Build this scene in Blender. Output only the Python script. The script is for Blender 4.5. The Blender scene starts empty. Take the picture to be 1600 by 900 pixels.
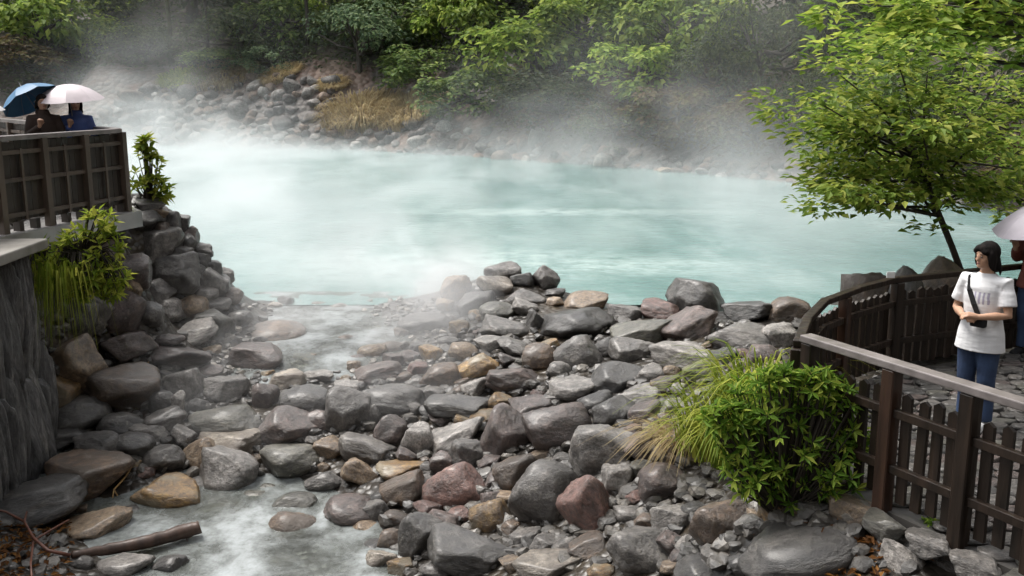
import bpy, bmesh, math, random
import numpy as np
from mathutils import Vector, Matrix, Euler, noise as mnoise
R = math.radians
scn = bpy.context.scene
col = scn.collection

# ------------------------------------------------------------------ camera, world, sun, exposure
CAMZ, PITCH, F = 3.8, R(11.76), 1537.0          # world z = 0 is the hot pool's water level
cd = bpy.data.cameras.new('camera'); cam = bpy.data.objects.new('camera', cd); col.objects.link(cam)
cam.location = (0, 0, CAMZ); cam.rotation_euler = (R(90) - PITCH, 0, 0)
cd.sensor_width = 36; cd.lens = 36 * F / 1600; cd.clip_start = 0.1; cd.clip_end = 600
scn.camera = cam
SUN_EL, SUN_AZ = R(62), R(-55)                  # overcast: high, soft
w = bpy.data.worlds.new('World'); scn.world = w; w.use_nodes = True
nt = w.node_tree; bg = nt.nodes['Background']
sky = nt.nodes.new('ShaderNodeTexSky'); sky.sky_type = 'NISHITA'; sky.sun_disc = False
sky.sun_elevation = SUN_EL; sky.sun_rotation = SUN_AZ; sky.dust_density = 4.0; sky.air_density = 1.0
hs = nt.nodes.new('ShaderNodeHueSaturation'); hs.inputs['Saturation'].default_value = 0.10
nt.links.new(sky.outputs[0], hs.inputs['Color']); nt.links.new(hs.outputs[0], bg.inputs['Color'])
bg.inputs['Strength'].default_value = 0.1
sd = bpy.data.lights.new('sun', 'SUN'); sd.energy = 1.5; sd.angle = R(24); sd.color = (1, 0.95, 0.88)
so = bpy.data.objects.new('sun', sd); col.objects.link(so)
# light comes from azimuth SUN_AZ (0 = +Y, clockwise), elevation SUN_EL
sdir = Vector((math.sin(SUN_AZ) * math.cos(SUN_EL), math.cos(SUN_AZ) * math.cos(SUN_EL), math.sin(SUN_EL)))
so.rotation_euler = (-sdir).to_track_quat('-Z', 'Y').to_euler(); so.location = (0, 0, 40)
vs = scn.view_settings; vs.view_transform = 'Standard'; vs.look = 'None'; vs.gamma = 1.0; vs.exposure = 1.36
vs.use_curve_mapping = False
cy = scn.cycles
cy.use_denoising = True
try: cy.denoiser = 'OPENIMAGEDENOISE'
except Exception: pass
cy.max_bounces = 5; cy.diffuse_bounces = 2; cy.glossy_bounces = 2; cy.transmission_bounces = 3
cy.volume_bounces = 2; cy.transparent_max_bounces = 8
cy.volume_step_rate = 2.0; cy.volume_max_steps = 48
cy.use_adaptive_sampling = True; cy.adaptive_threshold = 0.02

# ------------------------------------------------------------------ pixel rays -> real points
FW = Vector((0, math.cos(PITCH), -math.sin(PITCH))); UP = Vector((0, math.sin(PITCH), math.cos(PITCH)))
CAM = Vector((0, 0, CAMZ))
def ray(px, py): return FW + Vector((1, 0, 0)) * ((px - 800) / F) + UP * (-(py - 450) / F)
def at_z(px, py, z):
    d = ray(px, py); return CAM + d * ((z - CAMZ) / d.z)
def at_y(px, py, Y):
    d = ray(px, py); return CAM + d * (Y / d.y)
def march(px, py, hf, off=0.0, t0=4.0, t1=160.0, st=0.06):
    d = ray(px, py); t = t0
    while t < t1:
        p = CAM + d * t
        if p.z <= hf(p.x, p.y) + off: return p, t
        t += st
    return CAM + d * t1, t1

# ------------------------------------------------------------------ object helpers
def tag(o, label=None, cat=None, group=None, kind=None):
    if label: o['label'] = label
    if cat: o['category'] = cat
    if group: o['group'] = group
    if kind: o['kind'] = kind
    return o
def empty(name, loc=(0, 0, 0), rz=0, label=None, cat=None, group=None):
    o = bpy.data.objects.new(name, None); col.objects.link(o); o.location = loc; o.rotation_euler = (0, 0, rz)
    o.empty_display_size = 0.2
    return tag(o, label, cat, group)
def link(name, me, mat=None, parent=None, loc=None, rot=None, scale=None):
    o = bpy.data.objects.new(name, me); col.objects.link(o)
    if mat is not None:
        if len(me.materials) == 0: me.materials.append(mat)
        if me.materials[0] is not mat:
            o.material_slots[0].link = 'OBJECT'; o.material_slots[0].material = mat
    if parent is not None: o.parent = parent
    if loc is not None: o.location = loc
    if rot is not None: o.rotation_euler = rot
    if scale is not None: o.scale = scale
    return o
class MB:
    def __init__(s): s.v = []; s.f = []
    def add(s, vs_, fs_):
        n = len(s.v); s.v.extend([tuple(v) for v in vs_]); s.f.extend([tuple(i + n for i in f) for f in fs_]); return s
    def box(s, c, d, rot=None, taper=1.0):
        hx, hy, hz = d[0] / 2, d[1] / 2, d[2] / 2
        vs_ = [Vector((x * hx * (taper if z > 0 else 1), y * hy * (taper if z > 0 else 1), z * hz)) for z in (-1, 1) for (x, y) in ((-1, -1), (1, -1), (1, 1), (-1, 1))]
        if rot is not None:
            m = rot if isinstance(rot, Matrix) else Euler(rot).to_matrix()
            vs_ = [m @ v for v in vs_]
        c = Vector(c)
        return s.add([v + c for v in vs_], [(0, 3, 2, 1), (4, 5, 6, 7), (0, 1, 5, 4), (1, 2, 6, 5), (2, 3, 7, 6), (3, 0, 4, 7)])
    def beam(s, a, b, wd, ht, up=Vector((0, 0, 1))):
        a = Vector(a); b = Vector(b); d = (b - a); L = d.length; d.normalize()
        sx = d.cross(up).normalized(); uz = sx.cross(d)
        m = Matrix((d, sx, uz)).transposed()
        return s.box((a + b) / 2, (L, wd, ht), m)
    def tube(s, pts, rad, n=8, caps=True):
        pts = [Vector(p) for p in pts]
        if not hasattr(rad, '__len__'): rad = [rad] * len(pts)
        base = len(s.v); ref = Vector((0.13, 0.31, 0.94)).normalized()
        for i, p in enumerate(pts):
            d = (pts[min(i + 1, len(pts) - 1)] - pts[max(i - 1, 0)]).normalized()
            if abs(d.dot(ref)) > 0.97: a = d.orthogonal().normalized()
            else: a = d.cross(ref).normalized()
            b = d.cross(a)
            r = rad[i]; rx, ry = r if hasattr(r, '__len__') else (r, r)
            for k in range(n):
                t = 2 * math.pi * k / n
                s.v.append(tuple(p + a * math.cos(t) * rx + b * math.sin(t) * ry))
        for i in range(len(pts) - 1):
            for k in range(n):
                k2 = (k + 1) % n
                s.f.append((base + i * n + k, base + i * n + k2, base + (i + 1) * n + k2, base + (i + 1) * n + k))
        if caps:
            s.f.append(tuple(base + k for k in reversed(range(n))))
            s.f.append(tuple(base + (len(pts) - 1) * n + k for k in range(n)))
        return s
    def limb(s, pts, rad, n=12):
        """tube with round ends"""
        pts = [Vector(p) for p in pts]; rad = list(rad)
        d0 = (pts[0] - pts[1]).normalized(); d1 = (pts[-1] - pts[-2]).normalized()
        P = [pts[0] + d0 * rad[0] * 0.9, pts[0] + d0 * rad[0] * 0.55] + pts + [pts[-1] + d1 * rad[-1] * 0.55, pts[-1] + d1 * rad[-1] * 0.9]
        Q = [rad[0] * 0.35, rad[0] * 0.82] + rad + [rad[-1] * 0.82, rad[-1] * 0.35]
        return s.tube(P, Q, n)
    def rings(s, lev, n=20):
        """lev: list of (z, rx, ry, cx, cy) ellipses, stacked"""
        base = len(s.v)
        for (z, rx, ry, cx, cyy) in lev:
            for k in range(n):
                t = 2 * math.pi * k / n
                s.v.append((cx + rx * math.cos(t), cyy + ry * math.sin(t), z))
        for i in range(len(lev) - 1):
            for k in range(n):
                k2 = (k + 1) % n
                s.f.append((base + i * n + k, base + i * n + k2, base + (i + 1) * n + k2, base + (i + 1) * n + k))
        s.f.append(tuple(base + k for k in reversed(range(n))))
        s.f.append(tuple(base + (len(lev) - 1) * n + k for k in range(n)))
        return s
    def ell(s, c, r, rot=None, nu=16, nv=10):
        base = len(s.v); m = Euler(rot).to_matrix() if rot else Matrix.Identity(3); c = Vector(c)
        vv = [Vector((0, 0, -r[2]))]
        for j in range(1, nv):
            ph = -math.pi / 2 + math.pi * j / nv
            for k in range(nu):
                t = 2 * math.pi * k / nu
                vv.append(Vector((r[0] * math.cos(ph) * math.cos(t), r[1] * math.cos(ph) * math.sin(t), r[2] * math.sin(ph))))
        vv.append(Vector((0, 0, r[2])))
        s.v.extend([tuple(m @ v + c) for v in vv])
        for k in range(nu):
            k2 = (k + 1) % nu
            s.f.append((base, base + 1 + k2, base + 1 + k))
            for j in range(nv - 2):
                a = base + 1 + j * nu
                s.f.append((a + k, a + k2, a + nu + k2, a + nu + k))
            a = base + 1 + (nv - 2) * nu
            s.f.append((a + k, a + k2, base + len(vv) - 1))
        return s
    def mesh(s, name, smooth=False):
        me = bpy.data.meshes.new(name); me.from_pydata(s.v, [], s.f); me.update()
        if smooth: me.shade_smooth()
        return me
    def build(s, name, mat, parent=None, smooth=False, bevel=0, remesh=0, smoothit=0, **k):
        me = s.mesh(name, smooth)
        o = link(name, me, mat, parent, **k)
        if bevel:
            m = o.modifiers.new('bevel', 'BEVEL'); m.width = bevel; m.segments = 2; m.limit_method = 'ANGLE'
        if remesh:
            m = o.modifiers.new('remesh', 'REMESH'); m.mode = 'VOXEL'; m.voxel_size = remesh; m.use_smooth_shade = True
            m = o.modifiers.new('smooth', 'SMOOTH'); m.factor = 0.5; m.iterations = smoothit or 3
            dg = bpy.context.evaluated_depsgraph_get(); dg.update()
            nm = bpy.data.meshes.new_from_object(o.evaluated_get(dg))
            o.modifiers.clear(); o.data = nm; nm.name = name
            if not nm.materials: nm.materials.append(mat)
            nm.shade_smooth()
        return o

# ------------------------------------------------------------------ materials
def newmat(name):
    m = bpy.data.materials.new(name); m.use_nodes = True
    return m, m.node_tree, m.node_tree.nodes['Principled BSDF']
def nd(t, typ, **kw):
    n = t.nodes.new(typ)
    for k, v in kw.items(): setattr(n, k, v)
    return n
def ramp(t, stops):
    r = nd(t, 'ShaderNodeValToRGB'); e = r.color_ramp.elements
    while len(e) < len(stops): e.new(0.5)
    for i, (p, c) in enumerate(stops): e[i].position = p; e[i].color = (*c, 1)
    return r
def plain(name, c1, c2=None, scale=6.0, rough=0.6, bump=0.2, detail=5, coat=0.0, spec=0.5, stretch=None, dist=0.02, randomize=True):
    m, t, b = newmat(name); c2 = c2 or tuple(x * 0.7 for x in c1)
    tc = nd(t, 'ShaderNodeTexCoord'); mp = nd(t, 'ShaderNodeMapping')
    if stretch: mp.inputs['Scale'].default_value = stretch
    t.links.new(tc.outputs['Object'], mp.inputs['Vector'])
    if randomize:
        oi = nd(t, 'ShaderNodeObjectInfo'); mu = nd(t, 'ShaderNodeMath', operation='MULTIPLY'); mu.inputs[1].default_value = 37.0
        t.links.new(oi.outputs['Random'], mu.inputs[0]); t.links.new(mu.outputs[0], mp.inputs['Location'])
    n = nd(t, 'ShaderNodeTexNoise'); n.inputs['Scale'].default_value = scale; n.inputs['Detail'].default_value = detail
    t.links.new(mp.outputs[0], n.inputs['Vector'])
    r = ramp(t, [(0.32, c2), (0.68, c1)]); t.links.new(n.outputs['Fac'], r.inputs[0]); t.links.new(r.outputs[0], b.inputs['Base Color'])
    b.inputs['Roughness'].default_value = rough; b.inputs['Coat Weight'].default_value = coat
    b.inputs['Specular IOR Level'].default_value = spec
    if bump:
        bp = nd(t, 'ShaderNodeBump'); bp.inputs['Strength'].default_value = bump; bp.inputs['Distance'].default_value = dist
        t.links.new(n.outputs['Fac'], bp.inputs['Height']); t.links.new(bp.outputs[0], b.inputs['Normal'])
    return m
def rockmat(name, c1, c2, c3, rough=0.39, stain=None, dry=False):
    """wet stone: two mottled tones, fine grain, optional mineral stain patches"""
    m, t, b = newmat(name)
    tc = nd(t, 'ShaderNodeTexCoord'); oi = nd(t, 'ShaderNodeObjectInfo')
    mu = nd(t, 'ShaderNodeMath', operation='MULTIPLY'); mu.inputs[1].default_value = 61.0
    t.links.new(oi.outputs['Random'], mu.inputs[0])
    mp = nd(t, 'ShaderNodeMapping'); t.links.new(tc.outputs['Object'], mp.inputs['Vector']); t.links.new(mu.outputs[0], mp.inputs['Location'])
    n1 = nd(t, 'ShaderNodeTexNoise'); n1.inputs['Scale'].default_value = 1.6; n1.inputs['Detail'].default_value = 6; n1.inputs['Roughness'].default_value = 0.65
    n2 = nd(t, 'ShaderNodeTexNoise'); n2.inputs['Scale'].default_value = 7.0; n2.inputs['Detail'].default_value = 9; n2.inputs['Roughness'].default_value = 0.78
    for n in (n1, n2): t.links.new(mp.outputs[0], n.inputs['Vector'])
    r1 = ramp(t, [(0.36, c1), (0.52, c2), (0.66, c3)]); t.links.new(n1.outputs['Fac'], r1.inputs[0])
    r2 = ramp(t, [(0.36, (0.3, 0.3, 0.3)), (0.64, (1.65, 1.65, 1.65))]); t.links.new(n2.outputs['Fac'], r2.inputs[0])
    mx = nd(t, 'ShaderNodeMix', data_type='RGBA', blend_type='MULTIPLY'); mx.inputs['Factor'].default_value = 1.0
    t.links.new(r1.outputs[0], mx.inputs['A']); t.links.new(r2.outputs[0], mx.inputs['B'])
    outc = mx.outputs['Result']
    if stain:
        n3 = nd(t, 'ShaderNodeTexNoise'); n3.inputs['Scale'].default_value = 0.9; n3.inputs['Detail'].default_value = 4
        mp2 = nd(t, 'ShaderNodeMapping'); mp2.inputs['Location'].default_value = (7, 3, 5); t.links.new(mp.outputs[0], mp2.inputs['Vector']); t.links.new(mp2.outputs[0], n3.inputs['Vector'])
        r3 = ramp(t, [(0.47, (0, 0, 0)), (0.6, (1, 1, 1))]); t.links.new(n3.outputs['Fac'], r3.inputs[0])
        m3 = nd(t, 'ShaderNodeMix', data_type='RGBA'); m3.inputs['B'].default_value = (*stain, 1)
        t.links.new(r3.outputs[0], m3.inputs['Factor']); t.links.new(outc, m3.inputs['A']); outc = m3.outputs['Result']
    # thin mineral crust in patches
    n4 = nd(t, 'ShaderNodeTexNoise'); n4.inputs['Scale'].default_value = 2.6; n4.inputs['Detail'].default_value = 9; n4.inputs['Roughness'].default_value = 0.72
    mp4 = nd(t, 'ShaderNodeMapping'); mp4.inputs['Location'].default_value = (17, 5, 9); t.links.new(mp.outputs[0], mp4.inputs['Vector']); t.links.new(mp4.outputs[0], n4.inputs['Vector'])
    r4 = ramp(t, [(0.60, (0, 0, 0)), (0.68, (0.55, 0.55, 0.55))]); t.links.new(n4.outputs['Fac'], r4.inputs[0])
    m4 = nd(t, 'ShaderNodeMix', data_type='RGBA'); m4.inputs['B'].default_value = (0.27, 0.245, 0.205, 1)
    t.links.new(r4.outputs[0], m4.inputs['Factor']); t.links.new(outc, m4.inputs['A']); outc = m4.outputs['Result']
    # each stone a little lighter or darker than its neighbour
    hv = nd(t, 'ShaderNodeHueSaturation'); mr = nd(t, 'ShaderNodeMapRange'); mr.inputs['To Min'].default_value = 0.6; mr.inputs['To Max'].default_value = 1.3
    t.links.new(oi.outputs['Random'], mr.inputs['Value']); t.links.new(mr.outputs[0], hv.inputs['Value']); t.links.new(outc, hv.inputs['Color'])
    t.links.new(hv.outputs[0], b.inputs['Base Color'])
    rr = nd(t, 'ShaderNodeMapRange'); rr.inputs['To Min'].default_value = rough - 0.14; rr.inputs['To Max'].default_value = rough + 0.2
    t.links.new(n2.outputs['Fac'], rr.inputs['Value']); t.links.new(rr.outputs[0], b.inputs['Roughness'])
    b.inputs['Specular IOR Level'].default_value = 0.9; b.inputs['Coat Weight'].default_value = 0.35; b.inputs['Coat Roughness'].default_value = 0.3
    if dry: b.inputs['Specular IOR Level'].default_value = 0.35; b.inputs['Coat Weight'].default_value = 0.0
    ad = nd(t, 'ShaderNodeMath', operation='MULTIPLY_ADD'); ad.inputs[1].default_value = 0.45
    t.links.new(n2.outputs['Fac'], ad.inputs[0]); t.links.new(n1.outputs['Fac'], ad.inputs[2])
    bp = nd(t, 'ShaderNodeBump'); bp.inputs['Strength'].default_value = 0.8; bp.inputs['Distance'].default_value = 0.07
    t.links.new(ad.outputs[0], bp.inputs['Height']); t.links.new(bp.outputs[0], b.inputs['Normal'])
    return m
def leafmat(name, c1, c2, c3, rough=0.45, trans=0.5):
    """leaf tones differ leaf by leaf"""
    m, t, b = newmat(name)
    g = nd(t, 'ShaderNodeNewGeometry'); oi = nd(t, 'ShaderNodeObjectInfo')
    r = ramp(t, [(0.0, c1), (0.55, c2), (1.0, c3)]); t.links.new(g.outputs['Random Per Island'], r.inputs[0])
    hv = nd(t, 'ShaderNodeHueSaturation'); mr = nd(t, 'ShaderNodeMapRange'); mr.inputs['To Min'].default_value = 0.8; mr.inputs['To Max'].default_value = 1.25
    t.links.new(oi.outputs['Random'], mr.inputs['Value']); t.links.new(mr.outputs[0], hv.inputs['Value']); t.links.new(r.outputs[0], hv.inputs['Color'])
    t.links.new(hv.outputs[0], b.inputs['Base Color']); b.inputs['Roughness'].default_value = rough + .18; b.inputs['Specular IOR Level'].default_value = 0.2
    tr = nd(t, 'ShaderNodeBsdfTranslucent'); t.links.new(hv.outputs[0], tr.inputs['Color'])
    ms = nd(t, 'ShaderNodeMixShader'); ms.inputs[0].default_value = trans
    out = t.nodes['Material Output']
    t.links.new(b.outputs[0], ms.inputs[1]); t.links.new(tr.outputs[0], ms.inputs[2]); t.links.new(ms.outputs[0], out.inputs['Surface'])
    return m
M = {}
ROCK = {
 'grey':   rockmat('rock_grey', (0.044, 0.040, 0.036), (0.100, 0.090, 0.082), (0.176, 0.161, 0.146)),
 'charcoal': rockmat('rock_charcoal', (0.020, 0.018, 0.018), (0.044, 0.040, 0.036), (0.088, 0.080, 0.073), rough=0.38),
 'purple brown': rockmat('rock_purple', (0.036, 0.024, 0.021), (0.078, 0.054, 0.046), (0.143, 0.101, 0.089), rough=0.4),
 'pale grey': rockmat('rock_pale', (0.096, 0.088, 0.079), (0.197, 0.179, 0.164), (0.326, 0.302, 0.281), rough=0.45),
 'tan':    rockmat('rock_tan', (0.112, 0.074, 0.045), (0.224, 0.155, 0.094), (0.336, 0.248, 0.163)),
 'ochre':  rockmat('rock_ochre', (0.102, 0.057, 0.022), (0.216, 0.124, 0.040), (0.348, 0.212, 0.066), stain=(0.192, 0.150, 0.091)),
 'reddish': rockmat('rock_red', (0.057, 0.029, 0.023), (0.120, 0.060, 0.047), (0.190, 0.104, 0.084)),
 'brown':  rockmat('rock_brown', (0.047, 0.028, 0.017), (0.099, 0.063, 0.039), (0.172, 0.113, 0.072), stain=(0.062, 0.043, 0.029)),
 'olive grey': rockmat('rock_olive', (0.040, 0.038, 0.029), (0.086, 0.081, 0.064), (0.148, 0.139, 0.111)),
 'whitish': rockmat('rock_white', (0.170, 0.140, 0.107), (0.300, 0.256, 0.206), (0.430, 0.378, 0.319), stain=(0.130, 0.102, 0.078)),
 'mossy':  rockmat('rock_moss', (0.056, 0.057, 0.022), (0.104, 0.099, 0.045), (0.168, 0.153, 0.080)),
}
# ground of the stream bed and rock pile, darkened for shadowed gaps
def groundmat():
    m, t, b = newmat('wet_shade_gravel_bed')
    tc = nd(t, 'ShaderNodeTexCoord')
    v = nd(t, 'ShaderNodeTexVoronoi'); v.inputs['Scale'].default_value = 9.0; t.links.new(tc.outputs['Object'], v.inputs['Vector'])
    n = nd(t, 'ShaderNodeTexNoise'); n.inputs['Scale'].default_value = 1.1; n.inputs['Detail'].default_value = 8; t.links.new(tc.outputs['Object'], n.inputs['Vector'])
    r = ramp(t, [(0.3, (0.014, 0.012, 0.01)), (0.5, (0.032, 0.026, 0.02)), (0.7, (0.075, 0.058, 0.038))]); t.links.new(n.outputs['Fac'], r.inputs[0])
    mx = nd(t, 'ShaderNodeMix', data_type='RGBA', blend_type='MULTIPLY'); mx.inputs['Factor'].default_value = 0.6
    bw = nd(t, 'ShaderNodeRGBToBW'); t.links.new(v.outputs['Color'], bw.inputs[0])
    t.links.new(r.outputs[0], mx.inputs['A']); t.links.new(bw.outputs[0], mx.inputs['B']); t.links.new(mx.outputs['Result'], b.inputs['Base Color'])
    b.inputs['Roughness'].default_value = 0.4
    bp = nd(t, 'ShaderNodeBump'); bp.inputs['Strength'].default_value = 0.9; bp.inputs['Distance'].default_value = 0.05; bp.invert = True
    t.links.new(v.outputs['Distance'], bp.inputs['Height']); t.links.new(bp.outputs[0], b.inputs['Normal'])
    return m
M['bed'] = groundmat()
M['soil'] = plain('forest_floor', (0.075, 0.06, 0.042), (0.03, 0.028, 0.02), scale=0.6, rough=0.85, bump=0.6, dist=0.3, detail=8, randomize=False)
def bankmat():
    m, t, b = newmat('far_bank_earth')
    tc = nd(t, 'ShaderNodeTexCoord')
    n = nd(t, 'ShaderNodeTexNoise'); n.inputs['Scale'].default_value = 0.22; n.inputs['Detail'].default_value = 7; n.inputs['Roughness'].default_value = 0.62
    t.links.new(tc.outputs['Object'], n.inputs['Vector'])
    r = ramp(t, [(0.32, (0.05, 0.046, 0.044)), (0.48, (0.13, 0.115, 0.105)), (0.58, (0.14, 0.085, 0.062)), (0.72, (0.22, 0.16, 0.12))]); t.links.new(n.outputs['Fac'], r.inputs[0])
    v = nd(t, 'ShaderNodeTexVoronoi'); v.inputs['Scale'].default_value = 2.6; t.links.new(tc.outputs['Object'], v.inputs['Vector'])
    mx = nd(t, 'ShaderNodeMix', data_type='RGBA', blend_type='MULTIPLY'); mx.inputs['Factor'].default_value = 0.5
    bw = nd(t, 'ShaderNodeRGBToBW'); t.links.new(v.outputs['Color'], bw.inputs[0])
    t.links.new(r.outputs[0], mx.inputs['A']); t.links.new(bw.outputs[0], mx.inputs['B']); t.links.new(mx.outputs['Result'], b.inputs['Base Color'])
    bp = nd(t, 'ShaderNodeBump'); bp.inputs['Strength'].default_value = 0.8; bp.inputs['Distance'].default_value = 0.25; bp.invert = True
    t.links.new(v.outputs['Distance'], bp.inputs['Height']); t.links.new(bp.outputs[0], b.inputs['Normal']); b.inputs['Roughness'].default_value = 0.7
    return m
M['bank'] = bankmat()
def poolmat():
    m, t, b = newmat('milky_turquoise_water')
    tc = nd(t, 'ShaderNodeTexCoord')
    mp = nd(t, 'ShaderNodeMapping'); mp.inputs['Scale'].default_value = (0.3, 0.16, 1); t.links.new(tc.outputs['Object'], mp.inputs['Vector'])
    n = nd(t, 'ShaderNodeTexNoise'); n.inputs['Scale'].default_value = 1.0; n.inputs['Detail'].default_value = 9; n.inputs['Roughness'].default_value = 0.68; n.inputs['Distortion'].default_value = 0.3
    t.links.new(mp.outputs[0], n.inputs['Vector'])
    # suspended sulphur: cloudy pale drifts in the green water
    r = ramp(t, [(0.34, (0.085, 0.172, 0.163)), (0.5, (0.14, 0.24, 0.23)), (0.70, (0.29, 0.38, 0.372))]); t.links.new(n.outputs['Fac'], r.inputs[0])
    # boiling springs stir up pale froth
    sp3 = nd(t, 'ShaderNodeSeparateXYZ'); t.links.new(tc.outputs['Object'], sp3.inputs[0])
    nf = nd(t, 'ShaderNodeTexNoise'); nf.inputs['Scale'].default_value = 1.5; nf.inputs['Detail'].default_value = 10; nf.inputs['Roughness'].default_value = 0.75; t.links.new(tc.outputs['Object'], nf.inputs['Vector'])
    def mt(op, a, b2=None, c=None, cl=False):
        q = nd(t, 'ShaderNodeMath', operation=op); q.use_clamp = cl
        for i, v in enumerate((a, b2, c)):
            if v is None: continue
            if isinstance(v, (int, float)): q.inputs[i].default_value = v
            else: t.links.new(v, q.inputs[i])
        return q.outputs[0]
    col_ = r.outputs[0]
    for (cx_, cy_, rx_, ry_, am) in [(-1.2, 20.8, 5.2, 2.6, .8), (1.5, 29.5, 6.0, 1.0, .7), (3.2, 20.5, 2.0, 1.2, .5)]:
        d2 = mt('ADD', mt('POWER', mt('ABSOLUTE', mt('DIVIDE', mt('SUBTRACT', sp3.outputs['X'], cx_), rx_)), 2), mt('POWER', mt('ABSOLUTE', mt('DIVIDE', mt('SUBTRACT', sp3.outputs['Y'], cy_), ry_)), 2))
        k_ = mt('MULTIPLY', mt('SUBTRACT', 1.0, d2, cl=True), mt('MULTIPLY', mt('SUBTRACT', nf.outputs['Fac'], .36), 4.5, cl=True))
        mxf = nd(t, 'ShaderNodeMix', data_type='RGBA'); mxf.inputs['B'].default_value = (.46, .57, .555, 1); t.links.new(mt('MULTIPLY', k_, am, cl=True), mxf.inputs['Factor']); t.links.new(col_, mxf.inputs['A']); col_ = mxf.outputs['Result']
    t.links.new(col_, b.inputs['Base Color'])
    b.inputs['Roughness'].default_value = 0.16; b.inputs['IOR'].default_value = 1.33
    n2 = nd(t, 'ShaderNodeTexNoise'); n2.inputs['Scale'].default_value = 3.2; n2.inputs['Detail'].default_value = 5; n2.inputs['Distortion'].default_value = 0.4
    mp2 = nd(t, 'ShaderNodeMapping'); mp2.inputs['Scale'].default_value = (0.8, 1.3, 1); t.links.new(tc.outputs['Object'], mp2.inputs['Vector']); t.links.new(mp2.outputs[0], n2.inputs['Vector'])
    bp = nd(t, 'ShaderNodeBump'); bp.inputs['Strength'].default_value = 0.5; bp.inputs['Distance'].default_value = 0.05
    t.links.new(n2.outputs['Fac'], bp.inputs['Height']); t.links.new(bp.outputs[0], b.inputs['Normal'])
    return m
M['pool'] = poolmat()
def streammat():
    m, t, b = newmat('pale_stream_water')
    tc = nd(t, 'ShaderNodeTexCoord')
    n = nd(t, 'ShaderNodeTexNoise'); n.inputs['Scale'].default_value = 1.2; n.inputs['Detail'].default_value = 8; n.inputs['Roughness'].default_value = 0.7; n.inputs['Distortion'].default_value = 0.15
    t.links.new(tc.outputs['Object'], n.inputs['Vector'])
    r = ramp(t, [(0.34, (0.10, 0.105, 0.092)), (0.5, (0.20, 0.215, 0.21)), (0.68, (0.38, 0.41, 0.42))]); t.links.new(n.outputs['Fac'], r.inputs[0]); t.links.new(r.outputs[0], b.inputs['Base Color'])  # milky water; reflected sky and steam whiteness are put into these tones
    b.inputs['Roughness'].default_value = 0.12; b.inputs['IOR'].default_value = 1.33
    tr = nd(t, 'ShaderNodeBsdfTransparent'); tr.inputs['Color'].default_value = (0.82, 0.86, 0.80, 1)
    ms = nd(t, 'ShaderNodeMixShader')
    mr = nd(t, 'ShaderNodeMapRange'); mr.inputs['From Min'].default_value = 0.34; mr.inputs['From Max'].default_value = 0.58; mr.inputs['To Min'].default_value = 0.35; mr.inputs['To Max'].default_value = 0.93
    t.links.new(n.outputs['Fac'], mr.inputs['Value']); t.links.new(mr.outputs[0], ms.inputs[0])
    t.links.new(tr.outputs[0], ms.inputs[1]); t.links.new(b.outputs[0], ms.inputs[2]); t.links.new(ms.outputs[0], t.nodes['Material Output'].inputs['Surface'])
    n2 = nd(t, 'ShaderNodeTexNoise'); n2.inputs['Scale'].default_value = 6.0; n2.inputs['Detail'].default_value = 5
    t.links.new(tc.outputs['Object'], n2.inputs['Vector'])
    bp = nd(t, 'ShaderNodeBump'); bp.inputs['Strength'].default_value = 0.6; bp.inputs['Distance'].default_value = 0.04
    t.links.new(n2.outputs['Fac'], bp.inputs['Height']); t.links.new(bp.outputs[0], b.inputs['Normal'])
    return m
M['stream'] = streammat()
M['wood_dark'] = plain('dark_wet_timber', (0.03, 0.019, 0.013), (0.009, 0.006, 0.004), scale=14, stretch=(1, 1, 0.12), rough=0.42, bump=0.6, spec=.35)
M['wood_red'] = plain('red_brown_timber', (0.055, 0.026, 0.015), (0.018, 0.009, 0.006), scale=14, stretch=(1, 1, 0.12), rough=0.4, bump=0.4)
M['wood_rail'] = plain('wet_sheen_handrail_timber', (0.23, 0.205, 0.2), (0.12, 0.105, 0.1), scale=6, rough=0.3, bump=0.5, spec=0.7, detail=9)  # pale tone carries the sky reflection on the wet rail top
M['wood_grey'] = plain('weathered_brown_timber', (0.105, 0.078, 0.06), (0.05, 0.036, 0.027), scale=5, stretch=(1, 1, 0.25), rough=0.5, bump=0.4)
M['wood_board'] = plain('dark_board_timber', (0.042, 0.031, 0.024), (0.02, 0.015, 0.012), scale=5, stretch=(1, 1, 0.2), rough=0.5, bump=0.4)
M['concrete'] = plain('stained_concrete', (0.30, 0.285, 0.26), (0.15, 0.14, 0.125), scale=3, rough=0.55, bump=0.3)
M['cliff'] = rockmat('cut_rock_wall', (0.05, 0.05, 0.052), (0.1, 0.1, 0.102), (0.19, 0.185, 0.18))
M['deck'] = plain('wet_deck_paving', (0.36, 0.35, 0.34), (0.22, 0.215, 0.21), scale=2, rough=0.2, bump=0.1)
M['terrace'] = plain('terrace_mortar', (0.055, 0.05, 0.046), (0.03, 0.028, 0.026), scale=4, rough=0.5, bump=0.4)
M['bark'] = plain('bark', (0.05, 0.04, 0.03), (0.022, 0.018, 0.014), scale=8, stretch=(1, 1, 0.3), rough=0.7, bump=0.6)
M['ivy_bark'] = plain('mossy_bark', (0.1, 0.105, 0.05), (0.05, 0.045, 0.03), scale=2, rough=0.8, bump=0.6)
M['stick'] = plain('wet_driftwood', (0.085, 0.05, 0.036), (0.035, 0.02, 0.015), scale=10, stretch=(1, 1, 0.4), rough=0.45, bump=0.5)
M['twig_red'] = plain('red_twig', (0.16, 0.06, 0.035), (0.08, 0.03, 0.02), scale=8, rough=0.5, bump=0.2)
M['twig_yel'] = plain('straw_twig', (0.38, 0.24, 0.09), (0.22, 0.13, 0.05), scale=8, rough=0.5, bump=0.2)
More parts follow.
